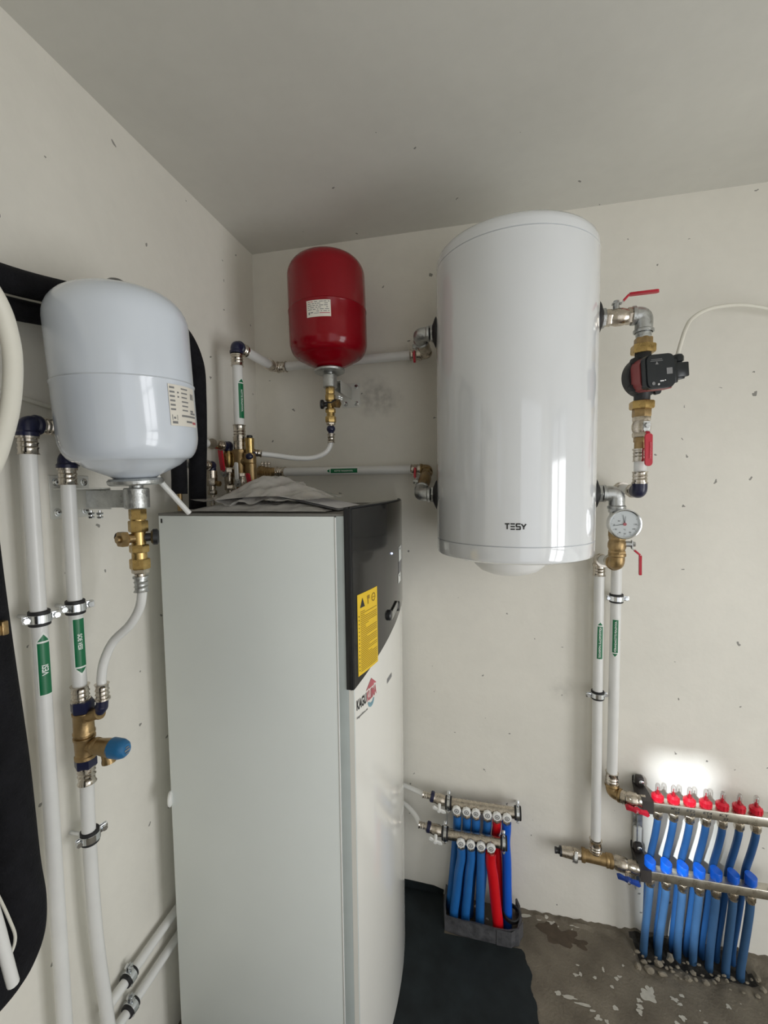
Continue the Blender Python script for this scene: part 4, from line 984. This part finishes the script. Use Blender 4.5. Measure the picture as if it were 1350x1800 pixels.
    link('valve_body', G().cyl((X,Y,1.648), (X,Y,1.625), .0165).hexa((X,Y,1.627), (X,Y,1.600), .016).cyl((X,Y,1.602), (X,Y,1.585), .0105).hexa((X,Y,1.587), (X,Y,1.572), .0135), NICKEL, v)
    link('side_outlet', G().cyl((X,Y,1.612), (X+.028,Y,1.606), .007).hexa((X+.018,Y,1.608), (X+.028,Y,1.606), .009), OLD_BRASS, v)
    link('feed_tube', G().cyl((X,Y,1.575), (X,Y,1.534), .0065), NICKEL, v)
    k = link('black_elbow', elbow_g(G(), (X,Y,1.645), (X,Y,1.664), (X,Y-.024,1.664), .0135, lip=False).ball((X,Y,1.664), .0145), NAVY)
    tag(k, 'black press elbow on the nickel valve beside the black insulated hose', 'pipe fitting')
corner_valves()

# ================================================================== LEFT WALL PIPES
def left_pipes():
    r = .0135; XA, YA = .050, -.953; XB, YB = .050, -.876
    e = link('navy_elbow', elbow_g(G(), (XA, YA, 1.697), (XA, YA, 1.720), (XA, YA+.022, 1.720), .0165), NAVY)
    tag(e, 'dark navy elbow topping the left wall pipe nearest the camera', 'pipe fitting')
    p = link('white_pipe', G().cyl((XA, YA, 1.675), (XA, YA, .0), r), WHITE_PIPE)
    tag(p, 'long white pipe with up-arrow VESI label on the left wall, left of the other', 'pipe')
    sleeve((XA, YA, 1.697), (0,0,-1), r, p)
    flow_label(p, (XA, YA, 1.203), (0,0,1), (.93,-.30,0), r, .102, .0205, 'VESI', 1, tip=.016, size=.0105, off=-.003)
    h = link('white_pipe', G().cyl((XA, YA+.045, 1.720), (XA, -.405, 1.732), .0125), WHITE_PIPE)
    tag(h, 'white pipe along the left wall behind the pale vessel, upper of two', 'pipe')
    sleeve((XA, YA+.020, 1.720), (0,1,0), .0125, h); sleeve((XA+.001, -.330, 1.732), (0,-1,0), .0125, h, L=.05)
    e = link('navy_elbow', elbow_g(G(), (XB, YB, 1.640), (XB, YB, 1.662), (XB, YB+.022, 1.662), .0165), NAVY)
    tag(e, 'dark navy elbow tucked under the pale vessel on the left wall', 'pipe fitting')
    p = link('white_pipe', G().cyl((XB, YB, 1.620), (XB, YB, 1.178), r), WHITE_PIPE)
    tag(p, 'white pipe with down-arrow SOE VESI label below the pale vessel', 'pipe')
    sleeve((XB, YB, 1.640), (0,0,-1), r, p); sleeve((XB, YB, 1.148), (0,0,1), r, p)
    flow_label(p, (XB, YB, 1.327), (0,0,-1), (.93,-.36,0), r, .102, .0205, 'SOE VESI', 1, tip=.014, size=.008, off=-.003)
    h = link('white_pipe', G().cyl((XB, YB+.045, 1.662), (XB, -.425, 1.664), .0115), WHITE_PIPE)
    tag(h, 'white pipe along the left wall behind the pale vessel, lower of two', 'pipe')
    sleeve((XB, YB+.020, 1.662), (0,1,0), .0115, h); sleeve((XB, -.407, 1.664), (0,-1,0), .0115, h)
    # brass valve set
    t = thing('safety_valve_set', 'brass valve set with blue safety valve knob on the left wall', 'valve', (XB, YB, 1.0))
    X, Y = XB+.004, YB
    link('navy_nut', G().hexa((X,Y,1.150), (X,Y,1.126), .0225), NAVY, t); link('navy_nut', G().hexa((X,Y,1.024), (X,Y,1.004), .0215), NAVY, t)
    g = G().lathe((X,Y,0), (0,0,1), [(1.126,.018),(1.125,.0205),(1.120,.0205),(1.118,.019),(1.084,.0195),(1.082,.021),(1.078,.021),(1.076,.017),(1.072,.017),(1.071,.021),(1.066,.021),(1.064,.0195),(1.032,.0185),(1.030,.0205),(1.024,.0205),(1.023,.017)], 32)
    g.cyl((X,Y,1.112), (X+.040,Y+.002,1.126), .0125, bev=.001); g.lathe((X+.036,Y+.002,1.1246), (1,.05,.35), [(0,.013),(.002,.0142),(.006,.0142)], 24)
    link('valve_body', g, OLD_BRASS, t)
    g = G().cyl((X+.008,Y,1.052), (X+.050,Y+.001,1.053), .0135).lathe((X+.022,Y,1.0525), (1,0,0), [(0,.015),(.004,.017),(.010,.017),(.012,.0155),(.034,.0185),(.050,.0195)], 28)
    g.lathe((X+.056,Y,1.046), (.15,0,-1), [(0,.012),(.016,.012),(.022,.0135),(.026,.0135)], 24)
    link('safety_valve_body', g, OLD_BRASS, t)
    g = G().lathe((X+.066,Y+.001,1.053), (1,.02,-.02), [(0,.0180),(.003,.0205),(.024,.0200),(.033,.0170),(.038,.012),(.039,0)], 32)
    cap = link('blue_cap', g, TEAL_CAP, t); cap['label'] = 'round blue safety valve cap'
    link('cap_mark', G().box((X+.1055,Y+.002,1.052), (.001,.013,.004), bev=.0004).box((X+.1055,Y+.002,1.058), (.001,.008,.002)).box((X+.1055,Y+.002,1.046), (.001,.008,.002)), INK_GREY, cap)
    k = link('navy_elbow', elbow_g(G(), (X+.038,Y+.003,1.128), (.098,-.871,1.136), (.100,-.870,1.156), .0115, lip=False).ball((.097,-.871,1.137), .0125), NAVY)
    tag(k, 'small dark navy elbow where the bent hose meets the brass valve set', 'pipe fitting')
    p = link('white_pipe', G().tube([(X,Y,.985), (XB+.001,YB,.85), (XB,YB+.004,.62), (XB,YB+.018,.42), (XB+.004,YB+.030,.22), (XB+.006,YB+.034,.0)], r, 20, spline=True), WHITE_PIPE)
    tag(p, 'white pipe continuing down from the brass valve set to the floor', 'pipe')
    sleeve((X,Y,1.006), (0,0,-1), r, p, L=.038)
    clamp((XA,YA+.001,1.351), (0,0,1), r, (.34,.94,0), (0,YA,1.351), 'zinc pipe clamp on the left wall pipe above its VESI label', 1)
    clamp((XB,YB,1.351), (0,0,1), r, (.34,.94,0), (0,YB,1.351), 'zinc pipe clamp on the left wall pipe above its SOE VESI label', 1)
    clamp((XB+.001,YB+.002,.845), (0,0,1), r, (.40,.90,.12), (0,YB,.845), 'zinc pipe clamp below the brass valve set on the left wall', 1)
    for z, lab, k in ((.378,'upper',0),(.296,'lower',1)):
        p = link('white_pipe', G().cyl((.024,-.845,z-.012*0), (.024,-.058,z+.018), .0115), WHITE_PIPE)
        tag(p, f'{lab} of two white pipes running low along the left wall behind the cabinet', 'pipe')
        clamp((.024,-.766,z+.002), (0,1,.02), .0115, (.10,0,1), (0,-.766,z+.002), f'black-lined pipe clamp on the {lab} low pipe left of the cabinet', 1)
left_pipes()
def left_hoses():
    a = link('insulated_hose', G().tube([(.068,-1.75,1.915),(.068,-1.25,1.945),(.068,-1.0,1.964),(.066,-.85,1.993),(.066,-.74,2.018),(.068,-.62,2.032),(.082,-.545,2.012),(.090,-.503,1.945),(.090,-.497,1.85),(.090,-.503,1.72),(.090,-.512,1.62),(.090,-.516,1.534)], .0235, 20, spline=True), INSUL)
    tag(a, 'black insulated hose arching over the pale vessel and dropping to the cabinet', 'hose')
    link('copper_stub', G().cyl((.090,-.516,1.548), (.090,-.516,1.5335), .014), BLACK_RUBBER, a)
    b = link('insulated_hose', G().tube([(.038,-1.75,1.875),(.038,-1.25,1.905),(.038,-1.0,1.924),(.040,-.86,1.944),(.050,-.74,1.945),(.068,-.665,1.930),(.082,-.610,1.86),(.085,-.588,1.75),(.085,-.582,1.64),(.085,-.584,1.580)], .0200, 20, spline=True), INSUL)
    tag(b, 'second black insulated hose below the first, ending behind the pale vessel', 'hose')
    link('copper_end', G().cyl((.085,-.584,1.585), (.085,-.584,1.534), .0065), OLD_BRASS, b)
    c = link('white_hose', G().tube([(.125,-.70,1.70),(.132,-.728,1.655),(.150,-.738,1.620),(.166,-.71,1.578),(.182,-.677,1.5345)], .0065, 12, spline=True), WHITE_PIPE)
    tag(c, 'thin white tube slanting from behind the pale vessel to the cabinet top', 'hose')
    d = link('cream_hose', G().tube([(.25,-1.36,2.02),(.245,-1.22,1.945),(.24,-1.140,1.868),(.24,-1.118,1.808),(.24,-1.119,1.742),(.24,-1.134,1.677),(.24,-1.165,1.61),(.245,-1.25,1.53),(.25,-1.36,1.47)], .0115, 16, spline=True, sub=10), HOSE_WHITE)
    tag(d, 'thick cream hose looping in at the left picture edge', 'hose')
    e = link('white_cable', G().tube([(.006,-1.4,1.80),(.006,-1.1,1.789),(.006,-.95,1.778),(.006,-.86,1.768),(.006,-.70,1.76)], .0045, 10, spline=True), HOSE_WHITE)
    tag(e, 'thin white cable on the left wall above the pale vessel\'s pipe elbow', 'cable')
    # thick black insulated pair hanging at the very left edge
    f = link('insulated_duct', G().tube([(.120,-1.122,1.80),(.120,-1.116,1.55),(.120,-1.106,1.36),(.120,-1.092,1.15),(.120,-1.085,.97),(.121,-1.080,.885),(.128,-1.098,.842),(.14,-1.15,.838),(.16,-1.30,.88),(.18,-1.5,.94)], .0425, 24, spline=True), INSUL)
    tag(f, 'thick black insulated duct hanging down the left edge and bending away', 'duct')
    link('brass_clip', G().box((.150,-1.130,1.385), (.040,.060,.016), bev=.002).box((.166,-1.100,1.387), (.012,.010,.022), bev=.002), OLD_BRASS, f)['label'] = 'small brass clip across the black duct'
    link('strap_tail', G().tube([(.150,-1.135,1.02),(.163,-1.118,.93),(.163,-1.112,.885),(.165,-1.135,.862),(.17,-1.17,.845)], .0022, 8, spline=True), HOSE_WHITE, f)
    h = link('insulated_duct', G().tube([(.17,-1.205,1.80),(.17,-1.195,1.5),(.17,-1.185,1.25),(.17,-1.178,1.02),(.175,-1.182,.975),(.19,-1.215,.945),(.230,-1.30,.965),(.28,-1.5,1.03)], .034, 24, spline=True), INSUL)
    tag(h, 'second black insulated duct behind the first at the left picture edge', 'duct')
    w_ = link('white_hose', G().tube([(.245,-1.205,1.12),(.250,-1.192,1.02),(.250,-1.186,.975),(.250,-1.180,.930),(.250,-1.178,.916)], .0072, 12, spline=True), WHITE_PIPE)
    tag(w_, 'short white hose end hanging in front of the black duct, bottom left', 'hose')
left_hoses()

# ================================================================== RIGHT MANIFOLD (under-floor heating)
def right_manifold():
    XS = [1.443+.0462*i for i in range(7)]; XL = [1.426+.0480*i for i in range(7)]; YM = -.085
    t = thing('flow_manifold', 'steel manifold with red flow meters, upper of the two on the right', 'manifold', (1.60, YM, .52), 'heating manifolds on the right')
    def bar(z0, z1, x0, x1): return G().box(((x0+x1)/2, YM, (z0+z1)/2), (x1-x0, .032, z1-z0), bev=.003)
    link('manifold_bar', bar(.526, .557, 1.418, 1.80), STEEL_BAR, t)
    for i, x in enumerate(XS):
        g = G().lathe((x, YM+.003, .553), (0,0,1), [(0,.0125),(.004,.0155),(.006,.0165)]+[(.006+.0022*k, .0165-.0004*(k % 2)) for k in range(1, 7)]+[(.021,.0150),(.026,.0105),(.0265,.0)], 24)
        for k in range(12):
            a = 2*PI*k/12; d = V((math.cos(a), math.sin(a), 0)); g.box(V((x, YM+.003, .566))+d*.0165, (.0022,.004,.013), (d, V((-d.y,d.x,0)), V((0,0,1))))
        m = link('flow_meter', g, RED_CAP, t)
        link('sight_glass', G().lathe((x, YM+.003, .5785), (0,0,1), [(0,.0072),(.026,.0072),(.031,.006),(.034,.0035),(.035,0)], 20), CLEAR_TUBE, m)
        link('indicator', G().cyl((x, YM+.003, .579), (x, YM+.003, .588), .0045, 14).cyl((x, YM+.003, .588), (x, YM+.003, .600), .0012, 8), RED_CAP, m)
        link('outlet_nut', G().cyl((x, YM, .528), (x, YM, .519), .0105).hexa((x, YM, .521), (x, YM, .500), .0142).cyl((x, YM, .503), (x, YM, .497), .0125), NICKEL, t)
    g = G()
    F = YM-.0166
    def hand(body, x, z, h, wv): text_on(g, body, lambda a, b: V((x+a+b*.15, F, z+b)), wv, h, .01)
    for body, x, n_ in (('MT3', 1.476, '24'), ('ET2', 1.520, '23'), ('ET4', 1.567, '22'), ('K.T', 1.612, '22')):
        hand(body, x, .5425, .0075, .024); hand(n_, x+.010, .5315, .0075, .014)
    link('handwriting', g, INK, t)
    link('end_valve', G().cyl((1.79, YM, .541), (1.83, YM, .541), .017).hexa((1.798, YM, .541), (1.812, YM, .541), .021), NICKEL, t)
    link('drain_cap', G().cyl((1.80, YM, .525), (1.80, YM, .500), .013, bev=.003), BLACK_PLASTIC, t)
    t2 = thing('return_manifold', 'steel manifold with blue valve caps, lower of the two on the right', 'manifold', (1.60, YM, .28), 'heating manifolds on the right')
    link('manifold_bar', bar(.289, .320, 1.414, 1.80), STEEL_BAR, t2)
    for i, x in enumerate(XL):
        g = G(); prof = []
        n = 20; vs = []
        for zz, sc in ((0,.92),(.004,1.0),(.030,1.0),(.0305,.98)):
            for k in range(n):
                a = 2*PI*k/n; R = .0160*sc*(1+.05*math.cos(4*a+.5)); tilt = (.0045*(math.cos(a-2.5)) if zz > .02 else 0)
                vs.append(V((x+R*math.cos(a), YM+.002+R*math.sin(a), .318+zz+tilt)))
        fs = [tuple(reversed(range(n))), tuple(range(3*n, 4*n))]
        for j in range(3):
            for k in range(n): q = (k+1) % n; fs.append((j*n+k, j*n+q, (j+1)*n+q, (j+1)*n+k))
        g.add(vs, fs); link('valve_cap', g, BLUE_CAP, t2)
        link('outlet_nut', G().cyl((x, YM, .291), (x, YM, .282), .0105).hexa((x, YM, .284), (x, YM, .264), .0142).cyl((x, YM, .266), (x, YM, .260), .0125), NICKEL, t2)
    link('end_valve', G().cyl((1.79, YM, .304), (1.83, YM, .304), .017).hexa((1.79, YM, .304), (1.808, YM, .304), .021).ball((1.775, YM, .332), .011), NICKEL, t2)
    link('drain_cap', G().cyl((1.78, YM, .29), (1.78, YM, .262), .012, bev=.003), BLACK_PLASTIC, t2)
    # wall bracket: steel strip and two dark plastic holders
    b = thing('manifold_bracket', 'bracket of galvanised strip and dark plastic holders at the manifolds\' left end', 'bracket', (1.412, -.02, .18))
    link('steel_strip', G().box((1.409, -.008, .385), (.030, .004, .40), bev=.001).box((1.405, -.016, .37), (.003, .016, .38)), GALV, b)
    link('strip_pad', G().box((1.408, -.016, .375), (.026, .012, .062), bev=.004), WHITE_BRACKET, b)
    for z in (.541, .304):
        poly = [(-.020,.000),(-.026,.012),(-.020,.024),(-.002,.024),(.006,.020),(.095,.024),(.106,.018),(.106,-.020),(.095,-.026),(.055,-.026),(.010,-.006)]
        g = G().prism([(p, q) for p, q in [(.004,.040),(.000,.030),(.006,.016),(.060,.022),(.106,.021),(.108,-.019),(.060,-.021),(.030,-.012),(.004,.010),(.0,.020)]], (1.392, 0, z), (0,-1,0), (0,0,1), (1,0,0), .032)
        link('plastic_holder', g, DARK_BROWN_PLASTIC, b)
        link('holder_boss', G().box((1.408, -.022, z+.034), (.024, .026, .034), bev=.006), DARK_BROWN_PLASTIC, b)
        link('screw', G().lathe((1.410, -.035, z+.036), (-.1,-1,0), [(0,.008),(.002,.008),(.004,.005),(.0045,0)], 16), CHROME, b)
    # feed valves on the left
    v = thing('ball_valve', 'brass ball valve with red butterfly handle feeding the upper manifold', 'ball valve', (1.365, -.075, .52), 'manifold feed valves')
    e = link('elbow_body', elbow_g(G(), (PX, -.046, .568), (PX, -.050, .541), (1.340, -.066, .541), .0195), OLD_BRASS, v)
    link('valve_body', ridged_g(G(), (1.338, -.066, .541), (1.352, -.072, .541), .021, 1).cyl((1.350, -.072, .541), (1.420, YM, .541), .0185).lathe((1.352, -.072, .541), (1,-.16,0), [(0,.019),(.010,.0235),(.028,.0235),(.036,.019),(.044,.0225),(.056,.0225),(.058,.018)], 28), NICKEL, v)
    def butterfly(parent, c, m):
        c = V(c); g = G()
        g.prism([(-.034,.004),(-.026,.011),(-.010,.006),(0,.012),(.010,.006),(.028,.010),(.034,.002),(.030,-.008),(.012,-.005),(0,-.011),(-.012,-.005),(-.030,-.007)], c, (1,-.2,-.10), (0,-.35,.94), (0,-.94,-.35), .010)
        hd = link('butterfly_handle', g, m, parent); link('handle_screw', G().cyl(c+V((0,-.009,-.004)), c+V((0,-.015,-.006)), .0045, 12), CHROME, hd)
        link('valve_stem', G().cyl(c+V((0,.022,.008)), c, .007, 14), NICKEL, parent)
    butterfly(v, (1.376, -.100, .527), RED_HANDLE)
    v = thing('ball_valve', 'nickel ball valve with blue butterfly handle at the lower manifold', 'ball valve', (1.365, -.08, .28), 'manifold feed valves')
    link('valve_body', G().cyl((1.322, -.056, .296), (1.418, YM, .304), .0185).lathe((1.326, -.058, .2965), (1,-.25,.06), [(0,.021),(.012,.0235),(.032,.0235),(.040,.019),(.050,.0225),(.066,.0225),(.068,.018)], 28), NICKEL, v)
    butterfly(v, (1.356, -.100, .282), BLUE_HANDLE)
    te = thing('brass_tee', 'brass tee at the foot of the up-arrow pipe', 'pipe fitting', (1.268, -.05, .27))
    link('tee_body', G().cyl((1.226, -.048, .296), (1.322, -.058, .297), .0195).cyl((1.268, -.046, .296), (1.268, -.045, .316), .0195).lathe((1.222,-.048,.296), (1,-.1,0), [(0,.018),(0,.0225),(.006,.0235),(.012,.0225),(.013,.019)], 28).lathe((1.298,-.055,.2965), (1,-.1,0), [(0,.019),(.001,.0225),(.006,.0235),(.010,.0215),(.014,.0235),(.022,.0225),(.023,.019)], 28), OLD_BRASS, te)
    dv = thing('drain_valve', 'nickel drain valve with black cap and white lever left of the brass tee', 'valve', (1.18, -.048, .27))
    link('valve_body', G().cyl((1.228,-.048,.296), (1.206,-.050,.296), .0165).hexa((1.208,-.050,.296), (1.192,-.050,.297), .0185).lathe((1.196,-.050,.297), (-1,0,.03), [(0,.016),(.004,.020),(.040,.0165),(.042,.0)], 24), NICKEL, dv)
    link('black_cap', G().lathe((1.156,-.050,.298), (-1,0,.03), [(0,.0165),(.006,.0165),(.008,.010),(.014,.009),(.016,.0105),(.022,.0105),(.023,0)], 20), BLACK_PLASTIC, dv)
    lever(dv, (1.198,-.066,.296), (0,-1,-.25), (.10,.05,1), L=.024, hl=.008, m=WHITE_PLASTIC, wdt=.010, drop=.003, bare=.004)
    # blue conduits: seven from the upper bar pass behind the lower bar, seven start at the lower bar
    dxs = [-.006,-.016,-.014,-.018,-.018,-.020,-.020]
    order = ['first','second','third','fourth','fifth','sixth','seventh']
    for i, x in enumerate(XS):
        ex = x+dxs[i]; o = link('blue_conduit', G().tube([(x,YM,.506),(x,YM,.48),(x-.001,YM+.014,.42),(x-.004,-.052,.345),(x-.006,-.047,.30),(x-.009,-.044,.25),((x+ex)/2-.004,-.036,.14),(ex,-.029,.04),(ex,-.029,-.02)], .0104, 16, spline=True), BLUE_CONDUIT3)
        tag(o, f'blue conduit hanging from the upper right manifold, {order[i]} from the left', 'conduit', 'blue conduits of the upper right manifold')
    for i, x in enumerate(XL):
        ex = x+(-.004,-.006,.004,.002,-.002,-.006,-.014)[i]; ey = (-.062,-.058,-.056,-.058,-.066,-.074,-.078)[i]
        o = link('blue_conduit', G().tube([(x,YM,.268),(x,YM,.235),(x+(ex-x)*.3,YM+(ey-YM)*.4,.16),(x+(ex-x)*.7,YM+(ey-YM)*.8,.08),(ex,ey,.02),(ex,ey,-.02)], .0116, 16, spline=True), BLUE_CONDUIT2)
        tag(o, f'pale blue conduit below the lower right manifold, {order[i]} from the left', 'conduit', 'blue conduits of the lower right manifold')
right_manifold()
rnd = random.Random(11)
def rubble():
    spots = []
    for k in range(150):
        x = rnd.uniform(1.385, 1.755); y = -rnd.uniform(.070, .132)-.02*max(0, (x-1.5))
        spots.append((x, y, rnd.choice((.004, .005, .006, .008, .010, .012))))
    spots += [(1.592,-.105,.019),(1.615,-.112,.014),(1.635,-.110,.015),(1.555,-.098,.013),(1.49,-.105,.013),(1.515,-.10,.012)]
    feet = [(1.426+.0480*i+(-.004,-.006,.004,.002,-.002,-.006,-.014)[i], (-.062,-.058,-.056,-.058,-.066,-.074,-.078)[i]) for i in range(7)]
    placed = []
    for k, (x, y, s) in enumerate(spots):
        if any(math.hypot(x-a, y-b) < (s+c)*1.12 for a, b, c in placed): continue
        if any(math.hypot(x-a, y-b) < s*1.25+.0125 for a, b in feet): continue
        placed.append((x, y, s))
        bm = bmesh.new(); bmesh.ops.create_icosphere(bm, subdivisions=2, radius=1)
        g = G(); off = V((k*3.1, k*1.7, 2)); ax = (rnd.uniform(.8,1.4), rnd.uniform(.7,1.1), rnd.uniform(.55,.9))
        bm.verts.index_update()
        for q in bm.verts:
            f = 1+.5*noise.noise(q.co*1.3+off); p = q.co*f
            g.v.append(V((x+p.x*s*ax[0], y+p.y*s*ax[1], s*.5+p.z*s*ax[2]-.002)))
        g.f = [tuple(v.index for v in f.verts) for f in bm.faces]; g.m = [0]*len(g.f); bm.free()
        o = link('concrete_chunk', g, CHUNK, angle=25)
        tag(o, 'small grey chunk of broken concrete at the edge of the hole under the right manifolds', 'rubble', 'broken concrete chunks by the right manifolds')
rubble()

# ================================================================== LEFT SMALL MANIFOLDS
def small_manifold(name, z, y, xs, x0, x1, pos):
    t = thing('tap_water_manifold', f'{pos} of the two small nickel manifolds beside the cabinet', 'manifold', ((x0+x1)/2, y, z-.02), 'small manifolds beside the cabinet')
    link('manifold_tube', G().cyl((x0, y, z), (x1, y, z-.002), .0185, 28), NICKEL, t)
    for x in xs:
        g = G(); n = 32; vs = []
        c = V((x, y-.020, z))
        link('valve_stem', G().cyl((x, y-.012, z), (x, y-.026, z), .010, 20), NICKEL, t)
        prof = [(0,.0135),(.002,.0150),(.010,.0150),(.0125,.0130)]
        rows = []
        for tt, R in prof:
            rows.append([len(vs)+k for k in range(n)])
            for k in range(n):
                a = 2*PI*k/n; rr = R*(1+.05*math.cos(8*a)); vs.append(c+V((rr*math.cos(a), -tt-.004, rr*math.sin(a))))
        fs = [tuple(rows[0]), ]
        for a, b in zip(rows, rows[1:]):
            for k in range(n): q = (k+1) % n; fs.append((a[k], b[k], b[q], a[q]))
        fs.append(tuple(rows[-1])); g.add(vs, fs); kn = link('valve_knob', g, WHITE_PLASTIC, t)
        link('knob_mark', G().lathe(c+V((0,-.0164,0)), (0,-1,0), [(0,.0085),(.0006,.0085),(.0006,.006),(.0002,.0055)], 20, closed=True).ball(c+V((0,-.0166,0)), .0032), INK_GREY, kn)
        link('outlet', G().cyl((x, y, z-.012), (x, y, z-.030), .0095).hexa((x, y, z-.026), (x, y, z-.046), .0142), NICKEL, t)
    return t
def left_manifolds():
    zu, yu, zl, yl = .424, -.062, .333, -.098
    XU = [.793,.828,.861,.901,.934,.968]; XLo = [.810,.844,.879,.913]
    small_manifold('tap_water_manifold', zu, yu, XU, .752, 1.012, 'upper')
    small_manifold('tap_water_manifold', zl, yl, XLo, .745, .962, 'lower')
    for z, y, xv, xe, pos in ((zu, yu, .700, 1.006, 'upper'), (zl, yl, .690, .957, 'lower')):
        v = thing('ball_valve', f'nickel ball valve with clear butterfly tap at the {pos} small manifold', 'ball valve', (xv+.03, y, z-.03), 'feed valves of the small manifolds')
        zz = z+.014
        link('valve_body', G().cyl((xv, y, zz), (xv+.055, y, z+.002), .0155).lathe((xv+.004, y, zz-.001), (1,0,-.2), [(0,.014),(.004,.0175),(.010,.0165),(.024,.0195),(.036,.0195),(.044,.0165),(.055,.0165)], 28), NICKEL, v)
        link('navy_ring', G().ring((xv+.002, y, zz+.0005), (1,0,-.2), .008, .0190, .014), NAVY, v)
        c = V((xv+.030, y-.030, zz-.020))
        link('butterfly_tap', G().prism([(-.024,.002),(-.018,.009),(-.006,.004),(0,.009),(.008,.004),(.020,.005),(.024,-.004),(.014,-.009),(.004,-.005),(-.006,-.006),(-.018,-.005)], c, (1,0,-.25), (0,-.3,.95), (0,-.95,-.3), .006).cyl(c+V((0,.016,.010)), c, .006, 14).cyl(c, c+V((0,-.010,-.003)), .0062, 14), WHITE_PLASTIC, v)
        h = link('white_hose', G().tube([(.52, -.030, zz+.034 if pos == 'lower' else zz+.008), (.585, -.032, zz+.026 if pos == 'lower' else zz+.007), (.635, (y-.032)/2, zz+(.014 if pos == 'lower' else .005)), (xv-.030, y, zz+.004)], .0085, 14, spline=True), WHITE_PIPE)
        tag(h, f'white hose coming from behind the cabinet to the {pos} small manifold', 'hose')
        sleeve((xv-.004, y, zz+.001), (-1,0,.1), .0085, h, L=.030)
        # manifold clamps
        for xx, q in ((xv+.062, 'left'), (xe, 'right')):
            clamp((xx, y, z), (1,0,0), .0185, (0,.25,1), (xx, 0, z), f'zinc clamp at the {q} end of the {pos} small manifold', 1, .010)
    order = ['first','second','third','fourth','fifth','sixth']
    ends = [(.769,-.062),(.800,-.066),(.838,-.062),(.876,-.062),(.948,-.060),(.972,-.084)]
    for i, x in enumerate(XU):
        ex, ey = ends[i]; m = RED_CONDUIT if i == 4 else (BLUE_DEEP if i == 5 else BLUE_CONDUIT)
        y1 = -.046 if i < 5 else -.064
        o = link('red_conduit' if i == 4 else 'blue_conduit', G().tube([(x,yu,zu-.042),(x,yu+.003,zu-.07),(x-.003,y1,.31),((x*2+ex)/3,y1,.24),((x+2*ex)/3,(y1+ey)/2,.14),(ex,ey,.05),(ex,ey,.003)], .0150 if i < 5 else .0165, 18, spline=True), m)
        tag(o, ('red' if i == 4 else 'blue')+f' conduit of the upper small manifold, {order[i]} from the left', 'conduit', 'conduits of the upper small manifold')
    ends = [(.784,-.110),(.825,-.108),(.876,-.106),(.938,-.116)]
    for i, x in enumerate(XLo):
        ex, ey = ends[i]; m = RED_CONDUIT if i == 3 else BLUE_CONDUIT
        r0 = .0155 if i < 3 else .0185
        o = link('red_conduit' if i == 3 else 'blue_conduit', G().tube([(x,yl,zl-.042),(x,yl,zl-.08),((x*2+ex)/3,yl-.004,.20),((x+2*ex)/3,(yl+ey)/2-.003,.12),(ex,ey,.05),(ex,ey,.003)], r0, 18, spline=True), m)
        tag(o, ('thick red' if i == 3 else 'blue')+f' conduit of the lower small manifold, {order[i]} from the left', 'conduit', 'conduits of the lower small manifold')
    # collar cast round the conduits at the floor
    n = 28; g = G(); pts = []
    path = [(.748,-.020),(.746,-.095),(.752,-.138),(.80,-.146),(.86,-.150),(.93,-.152),(.975,-.150),(1.008,-.138),(1.020,-.100),(1.018,-.05),(1.010,-.020)]
    vs = []; fs = []
    for k, (x, y) in enumerate(path):
        cx, cy = .884, -.075; d = V((x-cx, y-cy, 0)).normalized(); w_ = noise.noise(V((x*30, y*30, 0)))
        zt = .064+.009*w_-(.004 if k < 6 else 0)
        for off, zz in ((.0, .0), (.002*w_, zt), (-.007, zt-.001), (-.007, .0)): vs.append(V((x+d.x*off, y+d.y*off, zz)))
    for k in range(len(path)-1):
        for q in range(4): r = (q+1) % 4; fs.append((4*k+q, 4*k+r, 4*k+4+r, 4*k+4+q))
    fs.append((0,1,2,3)); e_ = 4*(len(path)-1); fs.append((e_+3,e_+2,e_+1,e_)); g.add(vs, fs)
    o = link('conduit_collar', g, GREY_TAPE); tag(o, 'low dark grey plastic collar round the conduits at the floor', 'collar')
    link('taped_corner', G().sheet(lambda a, b: V((1.0225-.090*(1-a)+.004*math.sin(9*a), -.1545+(.05*max(0,a-.6)/.4)*1.0, .004+.058*b)), 12, 3), GREY_TAPE, o)
    link('inner_pipe_ring', G().ring((.985,-.085,.062), (.1,-.15,1), .026, .031, .016), BLACK_RUBBER, o)
left_manifolds()
